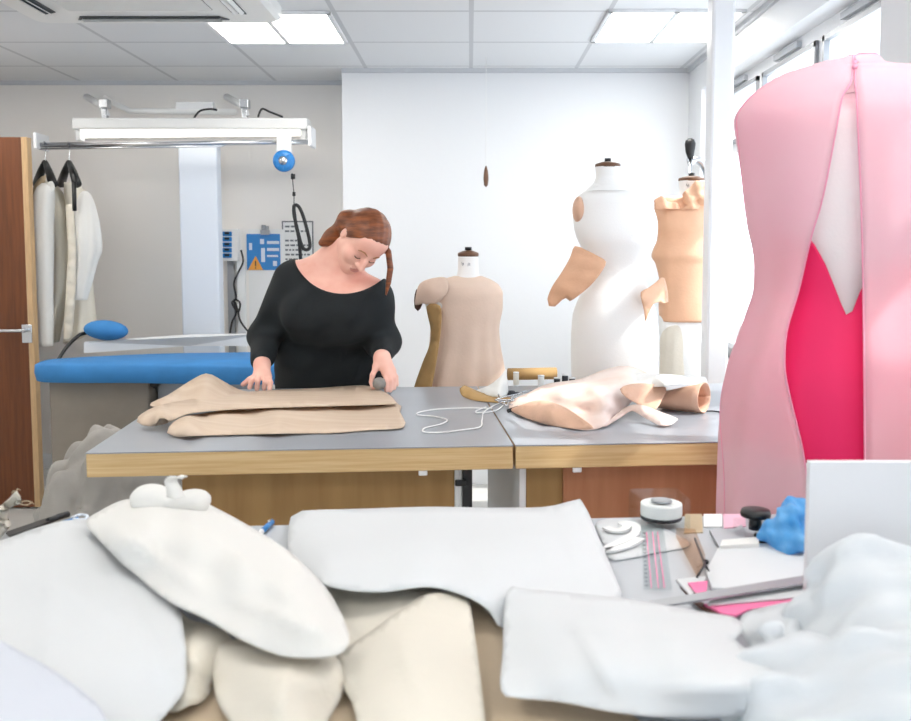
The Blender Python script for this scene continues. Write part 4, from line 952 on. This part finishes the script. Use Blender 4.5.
# ------------------------------------------------------------------ foreground work table
F0, F1 = PZ(-80, 533, ZT), PZ(760, 514.5, ZT); d = (F1-F0).normalized(); n = Vector((d.y, -d.x, 0)); L = (F1-F0).length + .12; an = math.atan2(d.y, d.x); DF = .95
t = thing('work_table', 'grey topped work table in the foreground covered with papers and cloth', 'table', (F0.x+d.x*L/2+n.x*DF/2, F0.y+d.y*L/2+n.y*DF/2, 0))
def bx(nm, a0, b0, z0, a1, b1, z1, m, bev=.003):
    c = F0 + d*((a0+a1)/2) + n*((b0+b1)/2); c.z = (z0+z1)/2; return obj(nm, G().box(c, (abs(a1-a0), abs(b1-b0), abs(z1-z0)), an), m, t, bev=bev, smooth=False)
bx('edge_band', .001, .001, ZT-.05, L-.001, DF, ZT-.003, M['ply']); bx('top_surface', 0, 0, ZT-.003, L, DF, ZT, M['fgtop'], .001)
for a in (.05, L-.1):
    for b in (.05, DF-.1): bx('leg', a, b, 0, a+.05, b+.05, ZT-.05, M['black'])
E = ZT
def fsheet(name, label, cat, outline, ctrl, m, **k):
    o = sheet(name, outline, ctrl, M[m], None, **k); return tag(o, label, cat)
# bottom layers
fsheet('calico_piece', 'tan calico piece lowest at the bottom edge left of the middle', 'fabric', [(150, 690, E+.004), (230, 672, E+.004), (345, 690, E+.004), (400, 760, E+.004), (360, 820, E+.004), (120, 820, E+.004), (130, 730, E+.004)], [], 'calicotan', seed=1)
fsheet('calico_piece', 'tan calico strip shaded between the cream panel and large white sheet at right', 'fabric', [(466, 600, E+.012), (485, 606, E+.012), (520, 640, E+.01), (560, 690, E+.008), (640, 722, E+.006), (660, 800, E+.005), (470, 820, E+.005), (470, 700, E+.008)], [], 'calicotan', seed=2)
fsheet('calico_piece', 'pinkish cream calico showing between the back paper and cream panels', 'fabric', [(285, 575, E+.012), (320, 582, E+.02), (380, 588, E+.02), (440, 588, E+.02), (470, 598, E+.016), (440, 625, E+.012), (380, 645, E+.012), (330, 665, E+.008), (300, 640, E+.01)], [(400, 604, E+.03), (360, 620, E+.022)], 'calico', wave=.003, wl=70, seed=3)
fsheet('calico_piece', 'cream calico piece with soft creases beside the big left paper', 'fabric', [(170, 612, E+.012), (190, 620, E+.02), (215, 628, E+.03), (232, 640, E+.022), (218, 672, E+.02), (205, 700, E+.012), (190, 705, E+.02), (170, 712, E+.012), (150, 690, E+.01)], [(195, 650, E+.045), (205, 680, E+.02), (186, 690, E+.03)], 'cream', wave=.004, wl=40, seed=4, creases=((185, 625, 200, 695, .004, 7),))
fsheet('calico_piece', 'rounded cream calico panel at bottom below the thick white roll', 'fabric', [(214, 655, E+.03), (235, 640, E+.035), (280, 648, E+.035), (325, 655, E+.035), (340, 662, E+.03), (343, 690, E+.018), (333, 712, E+.012), (318, 740, E+.012), (300, 800, E+.012), (245, 800, E+.012), (236, 735, E+.014), (217, 700, E+.015)], [(280, 690, E+.05), (285, 720, E+.035)], 'calico', wave=.003, wl=70, seed=5, creases=((230, 660, 320, 690, .006, 8), (290, 660, 280, 720, .005, 8)))
fsheet('calico_piece', 'tapering cream calico panel standing out at bottom centre', 'fabric', [(336, 657, E+.025), (365, 636, E+.03), (398, 612, E+.035), (420, 597, E+.04), (440, 593, E+.042), (466, 598, E+.04), (471, 612, E+.036), (478, 660, E+.03), (485, 721, E+.02), (492, 810, E+.015), (370, 810, E+.015), (356, 715, E+.018), (345, 690, E+.022)], [(410, 650, E+.045), (430, 700, E+.035)], 'calico', wave=.002, wl=90, seed=6, creases=((360, 650, 470, 620, .005, 9), (400, 640, 430, 720, .004, 9)), sharp=(0,))
# white papers
fsheet('pattern_paper', 'broad white paper at the far edge of the table, corner lifted at right', 'paper', [(291, 517, E+.014), (302, 511, E+.018), (360, 509, E+.018), (430, 507, E+.02), (500, 508, E+.02), (545, 507, E+.025), (568, 502, E+.035), (580, 499, E+.045), (588, 512, E+.035), (603, 548, E+.025), (618, 584, E+.02), (621, 598, E+.016), (600, 605, E+.02), (560, 612, E+.022), (505, 628, E+.02), (490, 612, E+.035), (470, 598, E+.048), (430, 587, E+.05), (380, 592, E+.05), (335, 588, E+.05), (300, 575, E+.04), (288, 550, E+.02)],
   [(330, 565, E+.055), (420, 565, E+.06), (330, 535, E+.03), (440, 535, E+.034), (540, 540, E+.036), (560, 580, E+.035), (500, 580, E+.05)], 'paper', wave=.0025, wl=90, seed=7, creases=((310, 548, 600, 540, .006, 9), (420, 515, 500, 575, .004, 8), (560, 505, 590, 590, .006, 7)), thick=.0012, sharp=(7,))
fsheet('pattern_paper', 'very large white paper spread across the left foreground', 'paper', [(-60, 560, E+.05), (0, 541, E+.045), (40, 527, E+.04), (74, 520, E+.035), (112, 524, E+.035), (140, 550, E+.046), (168, 585, E+.05), (180, 612, E+.05), (184, 634, E+.05), (186, 655, E+.05), (184, 690, E+.04), (168, 712, E+.03), (150, 735, E+.025), (110, 800, E+.025), (-100, 810, E+.03), (-120, 650, E+.05)],
   [(70, 600, E+.062), (20, 640, E+.066), (120, 660, E+.062), (80, 560, E+.054), (150, 660, E+.055), (125, 590, E+.052)], 'paper', wave=.002, wl=110, seed=8, thick=.0012, creases=((0, 560, 160, 640, .006, 10), (60, 530, 40, 700, .005, 9), (110, 560, 175, 690, .005, 8)))
fsheet('pattern_paper', 'bluish grey sheet painted as the shaded side of the white paper at bottom left', 'paper', [(-90, 620, E+.09), (-20, 632, E+.088), (20, 652, E+.086), (55, 672, E+.082), (85, 694, E+.076), (104, 715, E+.07), (120, 770, E+.065), (60, 830, E+.07), (-120, 830, E+.09)], [(10, 700, E+.09)], 'papershade', seed=9, wave=.001)  # shade of the large paper put into this sheet's grey blue colour
# thick white roll, a padded double layer lying diagonally, with its knotted end
cent = [(112, 543), (160, 555), (215, 580), (270, 605), (318, 632)]
outl = [(86, 524), (100, 512), (120, 502), (135, 500), (165, 500), (192, 497), (206, 504), (240, 522), (275, 543), (300, 562), (322, 585), (338, 610), (348, 636), (345, 650), (325, 657), (285, 656), (245, 641), (205, 618), (170, 602), (135, 574), (105, 545)]
up_ = [(x, y, E+.06) for x, y in outl]
tg = thing('padded_roll', 'thick folded white cloth roll lying diagonally with a knotted far end', 'cloth', PZ(215, 580, E))
sheet('upper_side', up_, [(x, y, E+.078) for x, y in cent] + [(150, 520, E+.095), (190, 540, E+.10), (240, 565, E+.098), (290, 592, E+.09), (320, 615, E+.078)], M['whitecloth'], tg, .004, 6, wave=.002, wl=70, seed=12, creases=((110, 525, 200, 590, .008, 7), (190, 520, 320, 620, .006, 9), (230, 600, 330, 635, .007, 8), (150, 510, 230, 545, .006, 6)))
kz = E+.11; g = G()
k1, k2 = PZ(151, 498, E+.085), PZ(194, 500, E+.085)
s = SDF((-.72, 1.2, .95), (-.35, 1.75, 1.15), .006)
s.ell(k1, (.032, .03, .022), .01).ell(k2, (.026, .03, .016), .01).cap(k1+Vector((0, -.01, -.01)), k2+Vector((0, -.01, -.012)), .012, .012, .03)
obj('knot', s.mesh(), M['whitecloth'], tg)
kp = [PZ(176, 498, E+.115), PZ(174, 490, E+.125), PZ(171, 482, E+.135), PZ(176, 477.5, E+.145), PZ(184, 478, E+.145)]
g = G(); rr = []
for i, p_ in enumerate(spline(kp, 6)):
    w = .014*(1-.6*i/24); rr.append([p_ + Vector((-w, 0, .002)), p_ + Vector((0, -.004, 0)), p_ + Vector((w, 0, .002))])
g.rings(rr, closed=False, caps=False); obj('loose_end', g, M['whitecloth'], tg, solid=.002)
fsheet('pattern_paper', 'large white sheet with rounded right end in the right foreground', 'paper', [(507, 592, E+.05), (530, 590, E+.052), (580, 594, E+.05), (640, 601, E+.05), (700, 612, E+.05), (735, 618, E+.05), (744, 630, E+.05), (735, 640, E+.055), (760, 660, E+.06), (780, 680, E+.058), (782, 694, E+.05), (765, 708, E+.04), (730, 717, E+.035), (680, 718, E+.035), (620, 713, E+.04), (560, 702, E+.04), (515, 697, E+.04), (501, 690, E+.04), (503, 650, E+.045)],
   [(600, 650, E+.075), (680, 660, E+.08), (700, 690, E+.065), (560, 640, E+.066), (740, 675, E+.072)], 'paper', wave=.003, wl=100, seed=13, creases=((520, 620, 730, 640, .007, 9), (560, 600, 620, 700, .006, 9), (650, 690, 775, 685, .006, 8)))
fsheet('film_cloth', 'folded translucent white cloth at right between ruler and white sheet', 'cloth', [(742, 616, E+.03), (770, 606, E+.035), (805, 600, E+.04), (840, 596, E+.04), (850, 640, E+.04), (840, 690, E+.03), (790, 700, E+.02), (775, 672, E+.03), (745, 640, E+.03)], [(790, 640, E+.05), (760, 626, E+.04)], 'film', wave=.006, wl=40, seed=14)
# crumpled mound at the right corner
s = SDF((.20, .62, E-.005), (.80, 1.32, E+.24), .008)
s.ell(PZ(872, 640, E+.03), (.075, .08, .11), .05).ell(PZ(915, 650, E+.03), (.11, .10, .09), .05).ell(PZ(850, 695, E+.02), (.06, .06, .05), .05).ell(PZ(880, 720, E+.02), (.16, .1, .07), .07)
X, Y, Z = s.full(); s.F = s.F + wavy(X, Y, Z, .014, .07, 17); s.F = np.maximum(s.F, (E+.001-Z + 0*X + 0*Y).astype(np.float32))
o = obj('crumpled_cloth', s.mesh(), M['film']); tag(o, 'crumpled heap of sheer white cloth in the bottom right corner', 'cloth')
# white board
a = PZ(805.5, 610, E); zt_ = P(806, 462, a.y).z
o = obj('foam_board', G().box2((a.x, a.y, E+.002), (a.x+.36, a.y+.012, zt_)), M['box'], bev=.001, smooth=False); tag(o, 'plain white foam board standing upright before the gown at the right edge', 'board')
# things along the grey part of the table
o = sheet('curve_paper', [(597, 522, E+.002), (640, 519, E+.002), (668, 530, E+.002), (690, 545, E+.002), (660, 552, E+.002), (612, 560, E+.002), (604, 545, E+.002)], [], M['paper'], None, .001, 5); tag(o, 'small white paper lying under the plastic curve', 'paper')
cv = [PZ(*p_, E+.008) for p_ in ((606, 527), (613, 530), (622, 529.5), (627, 526), (622, 523), (627, 522.5), (635, 525), (636, 531), (630, 537), (620, 542), (609, 547), (606, 550), (622, 547), (634, 542), (640, 538))]
rr = []; sp = spline(cv, 5)
for i, p_ in enumerate(sp):
    tt = (sp[min(i+1, len(sp)-1)]-sp[max(i-1, 0)]).normalized(); nn = Vector((-tt.y, tt.x, 0)); w = .0075
    rr.append([p_+nn*w-Vector((0, 0, .003)), p_-nn*w-Vector((0, 0, .003)), p_-nn*w+Vector((0, 0, .001)), p_+nn*w+Vector((0, 0, .001))])
g = G().rings(rr); g.fix = True; o = obj('french_curve', g, M['plastic'], smooth=False); tag(o, 'white scrolled drafting curve right of the back paper', 'drafting curve')
def slab(name, label, cat, pts, m, th=.003, z=E, bev=0):
    o = obj(name, G().prism([PZ(x, y, z) for x, y in pts], (0, 0, th)), m, smooth=False, bev=bev); return tag(o, label, cat)
# tape in a clear dispenser
c = PZ(661, 525, E); t = thing('tape_dispenser', 'clear tape dispenser holding a fat roll at the far table edge', 'dispenser', c)
for k in (0, 1): obj('roll_side', G().lathe((c.x, c.y, c.z+.012+.0*k), [(.014, .006*k), (.036, .006*k), (.036, .006+.022*k), (.014, .006+.022*k)], 32), (M['dark'] if k == 0 else M['plastic']), t, bev=.002)
obj('core', G().lathe((c.x, c.y, c.z+.042), [(.013, 0), (.018, 0), (.018, .003), (.013, .003)], 24), M['grey'], t)
obj('case', G().box((c.x-.004, c.y, c.z+.028), (.088, .08, .056), .1), M['clear'], t, bev=.004, smooth=False)
t = thing('ruler', 'clear plastic ruler with pink markings lying below the tape dispenser', 'ruler', PZ(656, 555, E+.004))
obj('blade', G().prism([PZ(x, y, E+.004) for x, y in ((641, 527), (663, 527), (672, 590), (644, 590))], (0, 0, .003)), M['clear'], t, smooth=False)
g = G()
for x0, x1 in ((646, 651), (652, 658), (657, 664)): g.prism([PZ(x0, 532, E+.0075), PZ(x0+.9, 532, E+.0075), PZ(x1+.9, 588, E+.0075), PZ(x1, 588, E+.0075)], (0, 0, .0004))
obj('pink_line', g, M['hotlt'], t, smooth=False)
g = G()
for k in range(14): y = 533+k*4; xx = 642.5+k*.18; g.prism([PZ(xx, y, E+.0075), PZ(xx+3, y, E+.0075), PZ(xx+3, y+.5, E+.0075), PZ(xx, y+.5, E+.0075)], (0, 0, .0004))
obj('scale_mark', g, M['print'], t, smooth=False)
slab('colour_swatch', 'beige card swatch with punched hole beside the tape dispenser', 'swatch', [(685, 515), (702, 515), (703, 533), (684, 534)], M['creamdk'], .002)
slab('colour_swatch', 'white card swatch between the beige and rosy ones', 'swatch', [(703.5, 515.5), (722, 515.5), (722, 528), (704, 528)], M['plastic'], .003)
slab('colour_swatch', 'rosy card swatch in front of the gown hem', 'swatch', [(723, 515), (745, 515), (746, 527), (724, 529)], M['rosy'], .002)
slab('grey_card', 'grey card with a dark edge left of the black knob', 'card', [(709, 531), (728, 533), (742, 527), (746, 545), (719, 549)], M['fgtop'], .004, E+.002)
# brown tinted perfume-bottle like prism
t = thing('amber_prism', 'brown tinted clear wedge lying on the table beside the ruler', 'wedge', PZ(690, 558, E+.003))
tp = [(676, 537), (695, 538.5), (705, 565), (697, 577)]
obj('tinted_body', G().prism([PZ(x, y, E+.003) for x, y in tp], (0, 0, .016)), M['amber'], t, smooth=False)
obj('dark_edge', G().tube([PZ(695, 538.5, E+.021), PZ(705, 565, E+.021), PZ(697, 577, E+.021)], .0018, 8), M['dark'], t)
o = obj('steel_pin', G().tube([PZ(703, 560, E+.006), PZ(706, 566, E+.006), PZ(709, 572, E+.006)], .0018, 8).ell(PZ(706, 562, E+.008), (.005, .005, .004), 10, 6), M['dark']); tag(o, 'tiny dark pin beside the tinted wedge', 'pin')
# black knob on a clear block
c = PZ(760, 541, E); t = thing('knob_weight', 'black handled clear block beside the blue bag', 'weight', c)
obj('block', G().box((c.x-.004, c.y+.02, c.z+.014), (.058, .05, .026)), M['clear'], t, bev=.003, smooth=False)
obj('block_base', G().box((c.x+.02, c.y-.005, c.z+.006), (.055, .03, .012)), M['black'], t, bev=.002, smooth=False)
zk = P(760, 512, c.y+.02).z
obj('stem', G().lathe((c.x-.002, c.y+.02, c.z+.03), [(.011, -.016), (.010, zk-c.z-.034)], 20), M['black'], t)
obj('knob', G().lathe((c.x-.002, c.y+.02, zk-.008), [(.012, -.002), (.024, .001), (.025, .006), (.023, .012), (.01, .0135)], 32), M['black'], t)
# blue bag
s = SDF((.40, 1.36, E-.004), (.62, 1.64, E+.12), .005)
for px, py, z, r in ((788, 540, .02, (.035, .03, .022)), (786, 510, .06, (.016, .014, .022)), (792, 522, .045, (.026, .02, .03)), (798, 528, .035, (.03, .03, .03)), (779, 533, .025, (.022, .025, .02)), (800, 541, .02, (.03, .03, .02)), (800, 514, .055, (.022, .018, .028))): s.ell(PZ(px, py, E+z), r, .015)
X, Y, Z = s.full(); s.F = s.F + wavy(X, Y, Z, .007, .035, 31); s.F = np.maximum(s.F, (E+.001-Z + 0*X + 0*Y).astype(np.float32))
o = obj('plastic_bag', s.mesh(), M['bag']); tag(o, 'crumpled bright blue plastic bag behind the white board', 'bag')
# papers, pink pieces and the steel ruler
slab('paper_stack', 'white paper stack beneath the steel ruler, left of the white board', 'paper', [(718, 551), (752, 547), (812, 547), (816, 592), (712, 592), (706, 575)], M['paper'], .006, E+.001)
slab('tissue', 'folded white tissue lying on the far side of the paper stack', 'tissue', [(722, 547), (758, 544), (759, 551), (735, 552), (720, 553)], M['whitecloth'], .012, E+.001)
slab('card_piece', 'white card tip poking out under the pink piece', 'card', [(676, 581), (706, 578), (702, 590), (690, 597)], M['paper'], .003, E+.001)
slab('pink_piece', 'small pink paper showing above the steel ruler', 'paper', [(688, 584), (708, 582), (706, 594), (698, 597)], M['hotlt'], .002, E+.005)
slab('pink_piece', 'long pink paper showing below the steel ruler', 'paper', [(704, 606), (745, 602), (812, 596), (812, 604), (748, 611), (736, 617), (722, 615)], M['hotlt'], .003, E+.006)
slab('white_card', 'white card strip between the ruler and pink paper', 'paper', [(712, 597), (812, 582), (812, 597), (745, 603), (708, 606)], M['paper'], .002, E+.010)
slab('leather_scrap', 'narrow dark brown scrap under the steel ruler left end', 'leather', [(680, 588), (690, 598), (705, 606), (722, 615), (712, 616), (696, 606)], M['lash'], .003, E+.003)
t = thing('steel_ruler', 'long steel ruler lying diagonally over the papers at right', 'ruler', PZ(730, 592, E+.018))
obj('blade', G().prism([PZ(x, y, E+.018) for x, y in ((640, 604.5), (812, 576), (812, 584), (668, 607))], (0, 0, .003)), M['grey'], t, smooth=False)
# pens and small things along the far left edge
def pen(a, b, label, m, r=.0048):
    p0, p1 = PZ(*a, E+.006), PZ(*b, E+.006); ax = p1-p0; t = thing('pen', label, 'pen', (p0+p1)/2)
    obj('barrel', G().tube([p0, p0.lerp(p1, .8)], r, 12), m, t); obj('tip', G().tube([p0.lerp(p1, .8), p1], [r, r*.25], 12), M['plastic'], t)
    obj('clip', G().tube([p0+Vector((0, 0, r+.001)), p0.lerp(p1, .3)+Vector((0, 0, r+.001))], .0014, 6), M['chrome'], t)
pen((272, 522), (259, 534), 'blue pen lying between the white roll and the back paper', M['blueplastic'])
pen((78, 519), (58, 524), 'blue pen at the far left edge beside the large paper', M['blueplastic'], .004)
o = obj('blue_clip', G().tube(spline([PZ(*p_, E+.008) for p_ in ((72, 518), (80, 515), (87, 516), (86, 519), (78, 520), (73, 519))], 5), .003, 8), M['bluewhite']); tag(o, 'pale blue looped clip beside the blue pen at far left', 'clip')
t = thing('shears', 'black handled shears lying along the far left table edge', 'shears', PZ(35, 526, E+.004))
obj('blade', G().prism([PZ(x, y, E+.004) for x, y in ((6, 534), (10, 538), (52, 523), (50, 519))], (0, 0, .004)), M['black'], t, smooth=False)
obj('handle', G().tube([PZ(48, 521, E+.008), PZ(58, 517, E+.008), PZ(68, 514, E+.008)], .006, 8), M['black'], t)
g = thing('frayed_scrap', 'cream frayed cloth scrap standing at the far left edge', 'cloth', PZ(4, 530, E))
sheet('cloth', [(-30, 520, E+.03), (-12, 509, E+.05), (0, 506, E+.06), (9, 499, E+.08), (16, 491, E+.10), (20, 497, E+.085), (21, 503, E+.07), (10, 508, E+.055), (7, 517, E+.035), (11, 524, E+.02), (6, 531, E+.01), (-4, 540, E+.005), (-30, 545, E+.006)], [(-5, 520, E+.045)], M['cream'], g, .002, 4, wave=.006, wl=18, seed=4)
h = G()
for a, b, c_ in (((17, 493), (17, 489), (20, 490)), ((20, 502), (28, 501), (34, 504)), ((18, 496), (14, 491), (12, 493)), ((20, 504), (27, 505), (32, 502))): h.tube(spline([PZ(*a, E+.09), PZ(*b, E+.095), PZ(*c_, E+.085)], 5), .0008, 5)
obj('loose_thread', h, M['creamdk'], g)
# ------------------------------------------------------------------ light
w = bpy.data.worlds.new('sky'); S.world = w; w.use_nodes = True
bg = w.node_tree.nodes['Background']; bg.inputs[0].default_value = (.88, .94, 1, 1); bg.inputs[1].default_value = 4.2
sd = bpy.data.lights.new('sun', 'SUN'); sd.energy = 5.5; sd.angle = math.radians(1.2); sd.color = (1, .95, .88)
so = bpy.data.objects.new('sun', sd); C.objects.link(so); so.location = (6, 5, 6)
dirn = Vector((-.70, .12, -.68)); so.rotation_euler = dirn.to_track_quat('-Z', 'Y').to_euler()
v = S.view_settings; v.view_transform = 'Standard'; v.look = 'None'; v.gamma = 1; v.use_curve_mapping = False; v.exposure = 0.0
S.cycles.max_bounces = 8; S.cycles.diffuse_bounces = 5; S.cycles.transparent_max_bounces = 16
S.cycles.caustics_reflective = False; S.cycles.caustics_refractive = False; S.cycles.sample_clamp_indirect = 6
